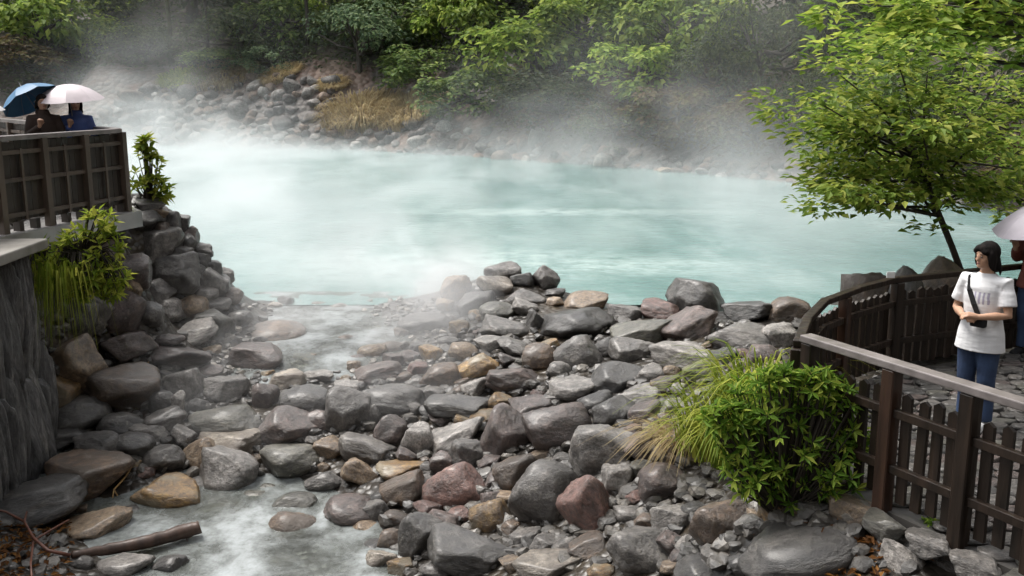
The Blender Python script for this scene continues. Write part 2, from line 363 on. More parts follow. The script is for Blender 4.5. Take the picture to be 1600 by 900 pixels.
LEAF = {
 'light': leafmat('leaves_light', (0.086, 0.143, 0.025), (0.194, 0.286, 0.052), (0.378, 0.440, 0.094)),
 'mid':   leafmat('leaves_mid', (0.056, 0.095, 0.028), (0.126, 0.196, 0.054), (0.253, 0.304, 0.096)),
 'dark':  leafmat('leaves_dark', (0.031, 0.045, 0.023), (0.062, 0.083, 0.037), (0.117, 0.135, 0.060)),
 'blue':  leafmat('leaves_blue', (0.058, 0.100, 0.053), (0.130, 0.194, 0.101), (0.247, 0.312, 0.154)),
 'brown': leafmat('leaves_brown', (0.087, 0.049, 0.024), (0.146, 0.105, 0.047), (0.175, 0.182, 0.066)),
 'near':  leafmat('leaves_near', (0.075, 0.138, 0.018), (0.193, 0.282, 0.039), (0.424, 0.456, 0.091), rough=0.4, trans=.5),
 'shrub': leafmat('leaves_shrub', (0.062, 0.138, 0.016), (0.168, 0.294, 0.034), (0.412, 0.480, 0.080), rough=0.4, trans=.5),
 'grass': leafmat('grass_green', (0.126, 0.198, 0.021), (0.263, 0.330, 0.037), (0.458, 0.462, 0.084), rough=0.45),
 'straw': leafmat('grass_straw', (0.26, 0.19, 0.10), (0.46, 0.36, 0.19), (0.62, 0.52, 0.30), rough=0.6),
 'litter': leafmat('leaf_litter', (0.073, 0.030, 0.011), (0.166, 0.070, 0.019), (0.354, 0.170, 0.048), rough=0.5),
}

# ------------------------------------------------------------------ terrain
class RBF:
    def __init__(s, pts, sm=1e-3):
        P = np.array(pts, float); s.xy = P[:, :2]; n = len(P)
        d = np.sqrt(((s.xy[:, None] - s.xy[None]) ** 2).sum(-1) + 0.05)
        A = np.zeros((n + 1, n + 1)); A[:n, :n] = d - np.eye(n) * sm * 30; A[:n, n] = 1; A[n, :n] = 1
        s.w = np.linalg.solve(A, np.append(P[:, 2], 0))
    def grid(s, X, Y):
        out = np.full(X.shape, s.w[-1])
        for (x, y), c in zip(s.xy, s.w[:-1]): out += c * np.sqrt((X - x) ** 2 + (Y - y) ** 2 + 0.05)
        return out
    def __call__(s, x, y):
        return float((s.w[:-1] * np.sqrt((s.xy[:, 0] - x) ** 2 + (s.xy[:, 1] - y) ** 2 + 0.05)).sum() + s.w[-1])
pix = [(420,500,-.08),(560,500,-.1),(500,468,-.06),(400,468,-.03),(600,468,-.06),(650,530,-.08),(500,560,-.22),(400,560,-.18),(300,540,.05),
 (250,560,.05),(200,600,-.05),(350,640,-.35),(500,640,-.36),(600,600,-.22),(150,700,-.5),(300,720,-.7),(450,720,-.7),(550,760,-.78),
 (50,760,-.75),(250,800,-.98),(450,830,-1.05),(550,870,-1.05),(300,890,-1.05),(100,850,-.85),(40,900,-.7),(30,820,-.75),
 (700,560,.0),(800,560,.1),(900,540,.2),(750,480,.15),(780,428,.5),(840,442,.42),(722,446,.36),(800,470,.3),(950,480,.15),(1100,480,.3),(1200,480,.42),
 (900,640,.0),(1000,600,.25),(1100,560,.45),(1200,530,.55),(700,680,-.4),(800,700,-.3),(900,720,-.15),(1000,720,.1),
 (640,800,-.8),(750,850,-.7),(850,820,-.5),(950,800,-.25),(1050,800,.05),(1150,790,.4),(1250,770,.6),
 (900,890,-.45),(1050,890,-.15),(1200,885,.4),(1350,840,.7),(1240,815,.7),(1330,800,.8),(1150,835,.45),(1400,815,.72),(1500,890,.7),(1600,900,.75),(1250,610,.68),
 (60,640,-.15),(30,700,-.5),(100,600,.05),(170,560,.15),(250,480,.45),(200,440,1.0),(270,400,.85),(300,440,.25),(340,472,.0),(262,352,1.55),(235,322,1.95),(262,322,1.9),(275,330,1.7)]
ctl = [(*at_z(a, b, z).xy, z) for (a, b, z) in pix]
ctl += [(-5.5,13.7,1.85),(-6.0,11.9,1.8),(-6.2,13,1.9),(-9,12,1.9),(-9,16,1.8),(-8,10,1.6),(-9,8,1.0),(-6.5,17,1.2),(-7,19,.3),(-8,22,-.6),(-12,20,0.2),(-14,14,1.8),(-14,24,-.8),
 (-4.5,19,-.5),(-2,19,-.45),(0,18.5,-.45),(3,18,-.5),(6,19,-.6),(0,24,-.8),(8,24,-.8),(3.5,15.2,-.1),(5,16,-.4),(8,17,-.5),(3.4,11,.6),(4.5,12.5,.5),(6,13,.4),(8,14,.2),
 (2.9,8.2,.7),(3.5,7,.7),(5,8,.7),(4,9,.7),(6,10,.7),(9,9,.7),(5,5,.7),(9,5,.7),(12,10,.8),(12,16,.7),(10.8,15.6,.6),(10,12,.7),(9.5,17.5,.1),(12,24,-.8),(0,0,2.0),(0,4,-.2),(-3,5,-.6),(-6,7,-.3),(3,4,.5),(-5,0,1.6),(6,0,1.8),(12,0,1.5),(-14,0,1.8),(-14,6,1.2),(0,-4,2.2),(12,-4,2.2),(-14,-4,2.2)]
terr0 = RBF(ctl)
def terr(x, y): return terr0(x, y)
nx, ny = 220, 240
gx = np.linspace(-15, 13, nx); gy = np.linspace(-4, 25, ny); X, Y = np.meshgrid(gx, gy)
Z = terr0.grid(X, Y)
rng = np.random.default_rng(3)
Z += np.array([[0.035 * mnoise.fractal(Vector((x * 1.7, y * 1.7, 0)), 1.0, 2.0, 4) for x in gx] for y in gy])
vv = np.stack([X, Y, Z], -1).reshape(-1, 3)
idx = np.arange(nx * ny).reshape(ny, nx)
ff = np.stack([idx[:-1, :-1], idx[:-1, 1:], idx[1:, 1:], idx[1:, :-1]], -1).reshape(-1, 4)
def np_mesh(name, v, f, smooth=True):
    me = bpy.data.meshes.new(name); me.from_pydata(v.tolist(), [], f.tolist()); me.update()
    if smooth: me.shade_smooth()
    return me
g = link('stream_bed', np_mesh('stream_bed', vv, ff), M['bed']); g['kind'] = 'structure'

# far shore and hillside
SX = [-70, -48, -38, -30, -24, -16, -8, -3, 2, 6, 10, 12.5, 14.5, 16.5, 19, 22, 26, 40]
SY = [10, 25, 48, 62, 63, 60, 57, 53.5, 49, 45, 40, 36, 31, 25, 17, 8, -2, -40]
def shore(x): return float(np.interp(x, SX, SY))
def hill(x, y):
    e = 1.5; sl = (shore(x + e) - shore(x - e)) / (2 * e)
    s = (y - shore(x)) / math.sqrt(1 + sl * sl)
    if s < 0: return max(-0.9, s * 0.5)
    left = min(1.0, max(0.0, (2 - x) / 6.0))          # the stony bank is on this side, bushy slope on the other
    st = 0.72 * left + 0.85 * (1 - left)
    if s < 6.5: z = s * st
    else: z = 6.5 * st + (s - 6.5) * 0.52
    return z
def hill_n(x, y):
    z = hill(x, y)
    if z > 0: z += min(1, z) * 0.55 * mnoise.fractal(Vector((x * 0.16, y * 0.16, 3)), 1.0, 2.0, 3)
    return z
hx = np.concatenate([np.linspace(-95, -34, 24)[:-1], np.linspace(-34, 34, 150), np.linspace(34, 95, 24)[1:]])
hy = np.concatenate([np.linspace(-20, 16, 16)[:-1], np.linspace(16, 80, 150), np.linspace(80, 150, 24)[1:]])
HX, HY = np.meshgrid(hx, hy)
HZ = np.array([[hill_n(x, y) for x in hx] for y in hy])
vv = np.stack([HX, HY, HZ], -1).reshape(-1, 3); idx = np.arange(vv.shape[0]).reshape(len(hy), len(hx))
ff = np.stack([idx[:-1, :-1], idx[:-1, 1:], idx[1:, 1:], idx[1:, :-1]], -1).reshape(-1, 4)
cz = vv[ff].mean(1)
# keep only what lies landward of the pool (a wet margin included)
keep = np.array([hill(c[0], c[1]) > -0.88 for c in cz])
lim = np.array([(c[1] - shore(c[0])) < 9.0 and hill(c[0], c[1]) < 5.2 for c in cz])
bank = link('far_bank', np_mesh('far_bank', vv, ff[keep & lim]), M['bank']); bank['kind'] = 'structure'
hillo = link('hillside', np_mesh('hillside', vv, ff[keep & ~lim]), M['soil']); hillo['kind'] = 'structure'

# unseen slope behind the viewpoint, added to block low sky light
bx_ = np.linspace(-70, 70, 50); by_ = np.linspace(-60, -6, 30); HX, HY = np.meshgrid(bx_, by_)
HZ = np.array([[1.9 + max(0, -8 - y) * .75 + max(0, abs(x) - 14) * .25 + (.8 * mnoise.fractal(Vector((x * .1, y * .1, 7)), 1.0, 2.0, 3) if y < -9 else 0) for x in bx_] for y in by_])
vv = np.stack([HX, HY, HZ], -1).reshape(-1, 3); idx = np.arange(vv.shape[0]).reshape(30, 50)
hb_ = link('hillside', np_mesh('sky_block_hillside', vv, np.stack([idx[:-1, :-1], idx[:-1, 1:], idx[1:, 1:], idx[1:, :-1]], -1).reshape(-1, 4)), M['soil']); hb_['kind'] = 'structure'

# hot pool surface
pm = MB(); n1, n2_ = 61, 96
px_ = np.linspace(-60, 30, n1); py_ = np.linspace(9, 66, n2_)
for y in py_:
    for x in px_: pm.v.append((x, y, 0.0))
for j in range(n2_ - 1):
    for i in range(n1 - 1):
        c = (px_[i], py_[j])
        if py_[j + 1] < 17.3 and -16 < px_[i] < 2: continue
        if py_[j + 1] < 15.2 and px_[i] < 6: continue
        pm.f.append((j * n1 + i, j * n1 + i + 1, (j + 1) * n1 + i + 1, (j + 1) * n1 + i))
pool = pm.build('hot_pool', M['pool']); pool['kind'] = 'structure'

# stream surface: follows its own gentle fall, the bed and boulders rise through it
sctl = [(*at_z(a, b, z).xy, z) for (a, b, z) in [(500,468,-.006),(400,468,-.006),(620,468,-.006),(500,490,-.03),(600,495,-.035),(400,495,-.035),(500,560,-.13),(400,560,-.14),(650,560,-.14),(350,640,-.42),(500,640,-.42),(600,620,-.36),
  (300,720,-.72),(450,720,-.74),(550,760,-.82),(150,700,-.6),(60,720,-.56),(30,740,-.6),(100,770,-.78),(250,800,-.88),(450,830,-.9),(550,870,-.9),(300,890,-.92),(150,830,-.88),(20,860,-.9),(640,820,-.92)]]
strm = RBF(sctl)
sx = np.linspace(-6.5, 1.2, 110); sy = np.linspace(6.5, 17.9, 150); X, Y = np.meshgrid(sx, sy); Z = strm.grid(X, Y)
Z += np.array([[0.012 * mnoise.noise(Vector((x * 3, y * 3, 1))) for x in sx] for y in sy])
TZ = terr0.grid(X, Y)
vv = np.stack([X, Y, Z], -1).reshape(-1, 3); idx = np.arange(vv.shape[0]).reshape(len(sy), len(sx))
ff = np.stack([idx[:-1, :-1], idx[:-1, 1:], idx[1:, 1:], idx[1:, :-1]], -1).reshape(-1, 4)
dep = (Z - TZ).reshape(-1)
keep = dep[ff].max(1) > -0.1
so_ = link('stream', np_mesh('stream', vv, ff[keep]), M['stream']); so_['kind'] = 'structure'

# ------------------------------------------------------------------ rock shapes (unit bounds, shared by the boulders)
def rock_mesh(seed, kind, sub=3):
    r = random.Random(seed)
    bm = bmesh.new(); bmesh.ops.create_icosphere(bm, subdivisions=sub, radius=1)
    npl = {'round': 13, 'egg': 7, 'angular': 13, 'slab': 11}[kind]
    k = {'round': 55, 'egg': 18, 'angular': 220, 'slab': 200}[kind]
    pls = []
    for i in range(npl):
        n = Vector((r.gauss(0, 1), r.gauss(0, 1), r.gauss(0, 1))).normalized()
        pls.append((n, r.uniform(0.5, 0.84) if kind in ('angular', 'slab') else r.uniform(0.66, 0.93)))
    if kind == 'slab': pls.append((Vector((r.uniform(-.12, .12), r.uniform(-.12, .12), 1)).normalized(), 0.45))
    if kind == 'angular': pls.append((Vector((r.uniform(-.3, .3), r.uniform(-.3, .3), 1)).normalized(), 0.6))
    off = Vector((seed * 3.1, seed * 1.7, 0))
    for v in bm.verts:
        d = v.co.normalized()
        s = 1.0 ** -k
        for n, c in pls:
            q = n.dot(d)
            if q > 0.05: s += (c / q) ** -k
        rad = s ** (-1.0 / k)
        rad *= 1 + 0.05 * mnoise.fractal(d * 1.5 + off, 1.0, 2.0, 2) + 0.035 * mnoise.fractal(d * 5.0 + off, 0.7, 2.1, 5)
        rad *= 1 - 0.05 * max(0.0, 1 - abs(mnoise.noise(d * 2.2 - off)) * 14)       # a few cracks
        v.co = d * rad
    for a in range(3):
        lo = min(v.co[a] for v in bm.verts); hi = max(v.co[a] for v in bm.verts)
        for v in bm.verts: v.co[a] = (v.co[a] - (lo + hi) / 2) / ((hi - lo) / 2)
    me = bpy.data.meshes.new('boulder'); bm.to_mesh(me); bm.free(); me.shade_smooth()
    me.materials.append(ROCK['grey'])
    return me
SHP = {'r': ('round', 'rounded'), 'e': ('egg', 'smooth egg shaped'), 'a': ('angular', 'angular'), 's': ('slab', 'flat topped')}
RM = {k: [rock_mesh(11 + 7 * i + ord(k), SHP[k][0], 4) for i in range(7)] for k in SHP}
CN = {'g': 'grey', 'd': 'charcoal', 'p': 'purple brown', 'l': 'pale grey', 't': 'tan', 'o': 'ochre', 'r': 'reddish', 'b': 'brown', 'm': 'olive grey', 'w': 'whitish', 'k': 'mossy'}
# (px, py, width, height, tilt, colour, shape) of every boulder the photograph lets one tell apart
BL = """713 453 45 42 20 t r;735 424 24 20 0 l r;785 426 36 22 0 g r;824 429 30 18 0 g a;851 440 28 28 -20 g a;773 448 50 34 -15 w r;816 440 34 26 0 d a;744 474 58 36 15 d r
821 468 54 26 5 g r;778 489 50 32 0 m r;821 485 40 24 15 l s;743 491 20 14 0 o r;867 459 32 16 10 d a;912 474 70 34 -12 t r;867 473 24 16 0 t r;899 509 106 52 -10 d a;789 520 68 34 10 g s;765 541 48 28 -10 l s
808 546 54 28 20 l a;835 507 26 40 0 g a;844 561 52 46 -15 b r;904 557 66 60 10 g r;688 590 60 44 -5 b e;744 573 62 36 15 o r;803 597 80 42 0 p s;900 608 74 30 -5 l s;744 609 38 30 20 l a;781 626 36 24 0 o r
715 636 92 36 0 d a;661 505 70 28 0 g e;587 587 74 32 -8 p s;792 566 30 22 -20 p a;975 493 50 30 10 l s;1032 487 58 34 10 r r;1089 472 62 48 10 d a;1140 470 34 32 0 o r;1167 490 70 36 0 d s;1231 490 62 48 0 b r
1004 520 90 44 15 m a;1078 514 84 50 20 p a;1158 529 94 36 5 l s;1218 530 50 42 0 l a;988 549 62 42 0 g a;1062 560 100 36 10 l s;1100 584 60 40 20 k s;966 592 88 50 -5 d r;996 621 70 26 -8 l s;1042 604 44 30 15 b a
957 650 66 52 -30 d a;1010 650 48 38 -15 p a;790 682 72 86 0 p r;876 668 112 82 -10 p r;811 744 62 58 25 b a;855 780 104 104 20 g r;942 710 92 88 -5 l a;970 752 50 46 10 l s;925 802 72 92 -40 r a;1035 757 66 62 0 p r
1048 818 60 50 5 l s;1124 825 86 86 -15 b r;997 864 90 82 -20 g r;987 802 50 26 0 l r;888 856 40 38 0 g r;858 886 100 48 -5 w a;940 893 40 26 0 o r;770 786 34 38 0 p r;800 830 30 30 0 b r;1098 888 80 40 -10 d r
552 799 80 50 -5 p e;460 787 66 38 5 m e;461 830 74 56 15 b e;573 825 50 26 8 t r;712 762 88 74 15 r r;730 715 54 50 -20 g a;717 684 84 40 22 l s;655 690 46 52 0 l a;608 680 46 54 -30 p r;572 703 78 46 -15 g a
560 742 52 40 -40 t s;629 737 72 36 0 o a;453 721 84 54 0 m e;452 666 86 56 5 p r;650 850 60 80 20 d a;737 862 122 74 -10 d a;717 805 44 26 10 r r;768 806 60 56 0 o r;597 882 44 38 0 w a;612 846 40 36 0 b r
595 780 30 24 0 d r;616 812 40 30 0 b r;670 735 30 26 0 g r;685 890 52 28 0 g r;45 785 150 62 -14 d e;140 745 114 72 5 b a;267 775 98 60 -12 o a;253 720 62 44 10 g r;352 742 82 68 20 l a;312 716 56 50 -25 t a
232 679 54 30 -5 l s;150 700 64 42 0 g a;80 688 114 56 5 d a;360 693 90 36 0 w s;198 888 78 40 -5 l s;262 890 58 42 -30 d r;381 892 68 40 0 b r;150 826 92 40 -15 t s;208 697 60 40 0 d r;196 544 82 50 0 p a
279 562 88 42 -8 p a;300 523 72 24 -15 l s;262 531 44 20 0 p r;335 508 54 44 -15 m r;375 499 36 26 -10 g r;430 521 84 24 0 b e;407 561 80 46 0 p s;351 613 68 44 0 l s;414 621 38 42 0 p r;450 596 48 32 5 w s
475 626 68 46 0 d r;542 646 72 76 -15 g r;288 606 56 56 0 g a;352 655 98 46 0 m r;192 606 104 74 -5 b r;255 632 38 42 0 d r;275 636 24 46 -20 l a;262 662 58 42 10 g a;330 583 36 24 0 p r;545 607 42 20 0 l s
457 532 30 13 0 w e;498 478 22 14 0 w r;445 474 24 20 0 d a;530 481 26 14 0 l r;615 628 94 52 -5 g r;430 478 20 12 0 w r;117 577 92 84 35 t a;88 612 62 54 40 o a;112 655 108 66 15 d r;190 668 62 42 0 d r
253 388 60 58 0 g a;277 431 72 62 -20 g a;247 461 66 46 20 g a;205 426 58 52 0 p r;330 447 38 46 -30 g a;313 411 30 30 0 d a;293 386 26 36 -20 d a;227 346 52 32 10 d r;244 334 40 24 0 t a;266 350 30 34 0 g a
265 489 42 42 0 l r;232 493 42 38 0 g r;300 482 46 38 10 t r;188 490 60 68 25 p a;206 466 22 50 -30 t s;150 490 52 56 0 g a;236 322 40 20 -5 g a;165 398 50 44 0 b a;140 440 60 60 0 d a;120 500 56 60 10 d a
350 432 28 26 0 g r;335 476 44 22 0 g r;1330 690 40 40 0 p r;1350 770 56 44 10 g a;1405 878 64 48 35 l a;1370 862 40 26 40 l s;1250 862 170 84 -12 d r;1170 880 60 40 0 d r;1440 850 40 24 0 g r;1500 886 60 30 0 g s
1570 858 70 46 -20 g a;1290 700 50 40 0 d r;870 620 40 22 0 g r;930 630 50 34 -20 d r;690 655 40 22 0 p a;830 640 70 30 0 p s
1060 640 50 30 0 l s;1075 690 60 50 0 p r;520 545 40 14 0 l r;560 560 34 16 0 p r;610 545 36 22 0 b r;640 560 40 24 0 p r;480 560 40 18 0 t s;500 590 44 22 0 l s;575 540 30 12 0 w r;700 535 30 18 0 g r
395 720 30 22 0 t r;400 775 40 20 0 m e;330 800 60 22 0 l e;520 700 50 34 -15 t r;500 660 40 34 0 p r;640 640 40 30 0 g r;335 842 56 34 0 d e;505 752 50 30 10 g r;410 838 44 28 0 b e;525 866 54 34 -10 d r;440 882 50 30 0 p r;300 760 40 26 0 g r;200 800 50 26 0 d r;585 800 44 34 0 g a;284 352 34 32 -20 g a;297 377 34 34 -30 p a;312 399 36 34 -20 g a;327 424 36 34 -25 d a;342 446 36 32 -20 g a;360 464 36 26 -10 b r;255 366 40 34 0 b a;282 404 36 36 0 g a;304 432 36 36 0 d r;318 462 40 30 0 g a;580 650 40 40 0 g a;680 615 34 22 0 g r;650 600 30 20 0 l r;310 640 30 30 0 d r"""
brng = random.Random(5)
placed = []
HF = {}
def zone(px, py):
    if px < 350 and py < 515: return 'on the rock slope under the tall plank fence', 'boulders of the rock slope under the plank fence'
    if px < 350 and py < 725: return 'below the cut rock wall beside the stream', 'boulders beside the cut rock wall'
    if px < 640 and py >= 725: return 'standing in the pale milky stream', 'boulders in the pale stream'
    if px < 700 and py < 600: return 'in the shallow steaming outlet of the pool', 'boulders in the pool outlet'
    if px < 640: return 'in the middle of the stony stream bed', 'boulders of the middle stream bed'
    if px < 875 and py < 500: return 'on the mound of stones at the pool edge', 'boulders of the mound at the pool edge'
    if px < 1275 and py < 560: return 'on the stone dam between pool and terrace', 'boulders of the stone dam'
    if px >= 1275 and py < 500: return 'behind the curved picket fence by the pool', 'boulders behind the curved fence'
    if px >= 1280: return 'at the foot of the near terrace railing', 'boulders at the foot of the terrace railing'
    if px >= 1010: return 'beside the green shrub and grass clump', 'boulders around the shrub'
    if py < 660: return 'high on the rock pile above the stream', 'boulders high on the rock pile'
    return 'low on the rock pile beside the stream', 'boulders low on the rock pile'
def put_boulder(px, py, wpx, hpx, tilt, c, sh, sink=0.30):
    p, t = march(px, py, terr, 0.12 * wpx * 10 / F)
    depth = t                                             # distance along the optical axis
    W = wpx * depth / F; Hh = hpx * depth / F
    ph = math.asin(min(0.99, (CAMZ - p.z) / (p - CAM).length))
    D = W * brng.uniform(0.72, 0.92)
    H = max(0.34 * W, (Hh - 0.55 * D * math.sin(ph)) / math.cos(ph))
    p, t = march(px, py, terr, H * (0.5 - sink))
    me = brng.choice(RM[sh])
    o = link('boulder', me, ROCK[CN[c]])
    o.location = p; o.scale = (W / 2 * 1.17, D / 2 * 1.2, H / 2 * 1.28)
    o.rotation_euler = (brng.uniform(-.12, .12), -R(tilt), brng.choice((0, math.pi)) + brng.uniform(-.25, .25))
    size = 'large' if W > 0.52 else ('small' if W < 0.3 else 'medium sized')
    zn, gr = zone(px, py)
    asp = H / W; tl = 'tilted ' if abs(tilt) >= 20 else ''
    if size[0] == 'm': size = 'midsized'
    if W < 0.2: size = 'tiny'
    elif W > 0.68: size = 'huge'
    shape = 'tall ' if asp > .8 else ('low ' if asp < .45 else '')
    tag(o, f'{size} {tl}{shape}{CN[c]} {SHP[sh][1]} boulder {zn}', 'boulder', gr)
    placed.append((px, py, wpx, hpx))
    return o
for row in BL.replace('\n', ';').split(';'):
    a = row.split()
    if len(a) == 7: put_boulder(float(a[0]), float(a[1]), float(a[2]), float(a[3]), float(a[4]), a[5], a[6])
# smaller stones wedged in the gaps that are left
tries = 0; extra = 0
while extra < 92 and tries < 15000:
    tries += 1
    if extra < 62: px = brng.uniform(570, 1330); py = brng.uniform(545, 898)
    else: px = brng.uniform(70, 1330); py = brng.uniform(470, 898)
    if py < 500 and px < 680: continue
    if px < 620 and py > 740 and brng.random() < 0.85: continue
    if 350 < px < 690 and py < 580 and brng.random() < 0.7: continue
    if px > 1060 and py > 600 and px < 1340 and py < 790: continue
    if px > 1230 and py < 800: continue
    wq = brng.uniform(34, 66) * (0.6 + 0.55 * (py - 450) / 450) * max(.5, 1 - tries / 9000)
    ok = True
    for (a, b, c, d) in placed:
        if ((px - a) / (c * 0.5 + wq * 0.17)) ** 2 + ((py - b) / (d * 0.5 + wq * 0.13)) ** 2 < 1: ok = False; break
    if not ok: continue
    put_boulder(px, py, wq, wq * brng.uniform(.55, .85), brng.uniform(-25, 25), brng.choice('gdplttoobbpmr'), brng.choice('rrasa'), 0.25); extra += 1

BO = [o for o in col.objects if o.name.startswith('boulder')]
def colour_of(o):
    m_ = o.material_slots[0].material
    return next(k for k, v in ROCK.items() if v == m_)
seen = {}
for o in BO: seen.setdefault(o['label'], []).append(o)
for lab, os_ in seen.items():
    if len(os_) < 2: continue
    for o in os_:
        nb = min((q for q in BO if q is not o), key=lambda q: (q.location - o.location).length)
        a, b = lab.split(' boulder ', 1)
        for aw in (a, ' '.join(w_ for w_ in a.split() if w_ not in ('tall', 'low', 'tilted')), ' '.join(a.split()[:1]) + ' ' + colour_of(o)):
            new = f'{aw} boulder beside a {colour_of(nb)} one {b}'
            if len(new.split()) <= 16: o['label'] = new; break
for (px, py, Y_, W, H, c, sh, lab) in [(1352, 424, 10.9, .66, 1.3, 'b', 'a', 'tall brown angular boulder rising behind the curved fence rail'), (1468, 404, 11.6, .7, 1.5, 'b', 'r', 'tall rounded brown boulder behind the curved fence beside the leaning trunk'), (1412, 417, 11.2, .5, 1.2, 'd', 'r', 'charcoal boulder between the two brown ones behind the curved fence')]:
    q = at_y(px, py - 8, Y_); o = link('boulder', RM[sh][2], ROCK[CN[c]], loc=(q.x, q.y, q.z - H * .45 - .11), rot=(0, .1, .5), scale=(W / 2, W / 2, H / 2)); tag(o, lab, 'boulder', 'boulders behind the curved fence')
# gravel and pebbles between the boulders (uncountable)
def pebbles(name, n, seed, region, mat, smin, smax):
    r = random.Random(seed); shp = []
    for q in range(6):
        me = rock_mesh(500 + q, 'angular' if q % 2 else 'slab', 2)
        bv = np.zeros(len(me.vertices) * 3); me.vertices.foreach_get('co', bv); shp.append(bv.reshape(-1, 3)); bf = np.array([p.vertices[:] for p in me.polygons])
    g2 = np.random.default_rng(seed); VV = []; FF = []; k = 0
    while k < n:
        px, py = region(r)
        p, t = march(px, py, terr, 0.0, st=0.12)
        s = r.uniform(smin, smax)
        bv = shp[r.randrange(6)]; v = bv * np.array([s * r.uniform(.8, 1.3), s * r.uniform(.8, 1.3), s * r.uniform(.5, .8)])
        m = np.array(Euler((r.uniform(-.4, .4), r.uniform(-.4, .4), r.uniform(0, 6.28))).to_matrix())
        VV.append(v @ m.T + np.array([p.x, p.y, terr(p.x, p.y) + s * 0.2])); FF.append(bf + k * len(bv)); k += 1
    o = link(name, np_mesh(name, np.concatenate(VV), np.concatenate(FF), False), mat); o['kind'] = 'stuff'; return o
def pebmat():
    m = rockmat('pebble_mix', (0.022, 0.019, 0.016), (0.06, 0.052, 0.043), (0.13, 0.115, 0.095))  # tones darkened so the rubble deepens the shade between boulders
    t = m.node_tree; g_ = nd(t, 'ShaderNodeNewGeometry'); mu = [n for n in t.nodes if n.type == 'MATH' and n.operation == 'MULTIPLY'][0]
    t.links.new(g_.outputs['Random Per Island'], mu.inputs[0])
    hv = [n for n in t.nodes if n.type == 'HUE_SAT'][0]; mr = hv.inputs['Value'].links[0].from_node
    t.links.new(g_.outputs['Random Per Island'], mr.inputs['Value']); mr.inputs['To Min'].default_value = 0.4; mr.inputs['To Max'].default_value = 1.25
    return m
M['pebble'] = pebmat(); M['rubble'] = plain('dark_rubble', (0.06, 0.052, 0.045), (0.02, 0.018, 0.016), scale=2.5, rough=0.45, bump=0.4)
M['gravel'] = M['pebble'].copy(); M['gravel'].name = 'pale_gravel'
for n_ in M['gravel'].node_tree.nodes:
    if n_.type == 'MAP_RANGE' and n_.outputs[0].links and n_.outputs[0].links[0].to_node.type == 'HUE_SAT': n_.inputs['To Min'].default_value = 1.0; n_.inputs['To Max'].default_value = 3.0
def rub_reg(r):
    while True:
        px, py = r.uniform(0, 1450), r.uniform(500, 900)
        if 100 < px < 600 and py > 745: continue
        if 330 < px < 690 and py < 590 and r.random() < .8: continue
        return px, py
tag(pebbles('gravel', 900, 21, lambda r: (r.uniform(330, 700), r.uniform(470, 600)), M['gravel'], .02, .065), 'small pale gravel in the shallow pool outlet', 'gravel')
tag(pebbles('rubble', 2100, 22, rub_reg, M['pebble'], .035, .10), 'small wet rubble filling gaps between the boulders', 'rubble')

# ------------------------------------------------------------------ far bank stones
BANK = {'grey': rockmat('bank_grey', (.07, .064, .06), (.14, .13, .122), (.22, .21, .2), .65, dry=True), 'dark': rockmat('bank_dark', (.04, .035, .033), (.08, .07, .066), (.14, .125, .12), .65, dry=True), 'brown': rockmat('bank_brown', (.08, .055, .042), (.15, .11, .085), (.24, .185, .145), .65, dry=True), 'pale': rockmat('bank_pale', (.15, .14, .13), (.26, .245, .23), (.38, .36, .34), .65, dry=True), 'rust': rockmat('bank_rust', (.08, .045, .03), (.16, .09, .06), (.24, .15, .1), .65, dry=True)}
BST = [rock_mesh(300 + i, 'angular' if i % 2 else 'round', 3) for i in range(8)]
fr = random.Random(77); fpl = []; k = 0; tries = 0
def bank_top(px):
    return float(np.interp(px, [140, 200, 300, 420, 560, 700, 800, 1000, 1250], [185, 150, 122, 120, 130, 190, 215, 235, 255]))
while k < 294 and tries < 30000:
    tries += 1
    px = fr.uniform(140, 720) if fr.random() < .8 else fr.uniform(720, 1260); bt = bank_top(px); sh_ = float(np.interp(px, [140, 300, 560, 850, 1250], [232, 230, 246, 256, 284]))
    py = fr.uniform(bt, sh_ + 2)
    wq = fr.uniform(13, 26) if fr.random() < 0.8 else fr.uniform(24, 42)
    if 520 < px < 640 and py < 190: continue
    if any(((px - a) / (c + wq)) ** 2 + ((py - b) / (c + wq)) ** 2 * 2.2 < 0.10 for (a, b, c) in fpl): continue
    p, t = march(px, py, hill_n, 0.1, t0=25, st=0.15)
    W = wq * t / F
    c = fr.choice(['grey', 'grey', 'dark', 'dark', 'brown', 'brown', 'pale'] if px < 700 else ['grey', 'rust', 'brown', 'rust', 'dark', 'pale'])
    o = link('stone', fr.choice(BST), BANK[c], bank); o.location = p; o.scale = (W / 2, W * .45, W * fr.uniform(.28, .42)); o.rotation_euler = (fr.uniform(-.3, .3), fr.uniform(-.4, .4), fr.uniform(0, 6.28))
    fpl.append((px, py, wq)); k += 1
for (px, py, wq, hq, c) in [(942, 255, 30, 34, 'whitish'), (838, 222, 34, 46, 'grey'), (822, 250, 16, 16, 'whitish'), (1040, 268, 34, 14, 'tan'), (1095, 268, 26, 12, 'pale grey'), (970, 262, 22, 12, 'whitish')]:
    p, t = march(px, py, hill_n, 0.2, t0=25, st=0.1)
    W = wq * t / F; o = link('stone', BST[3], ROCK[c], bank); o.location = p; o.scale = (W / 2, W * .45, hq * t / F / 2); o.rotation_euler = (0, .2, fr.uniform(0, 6))

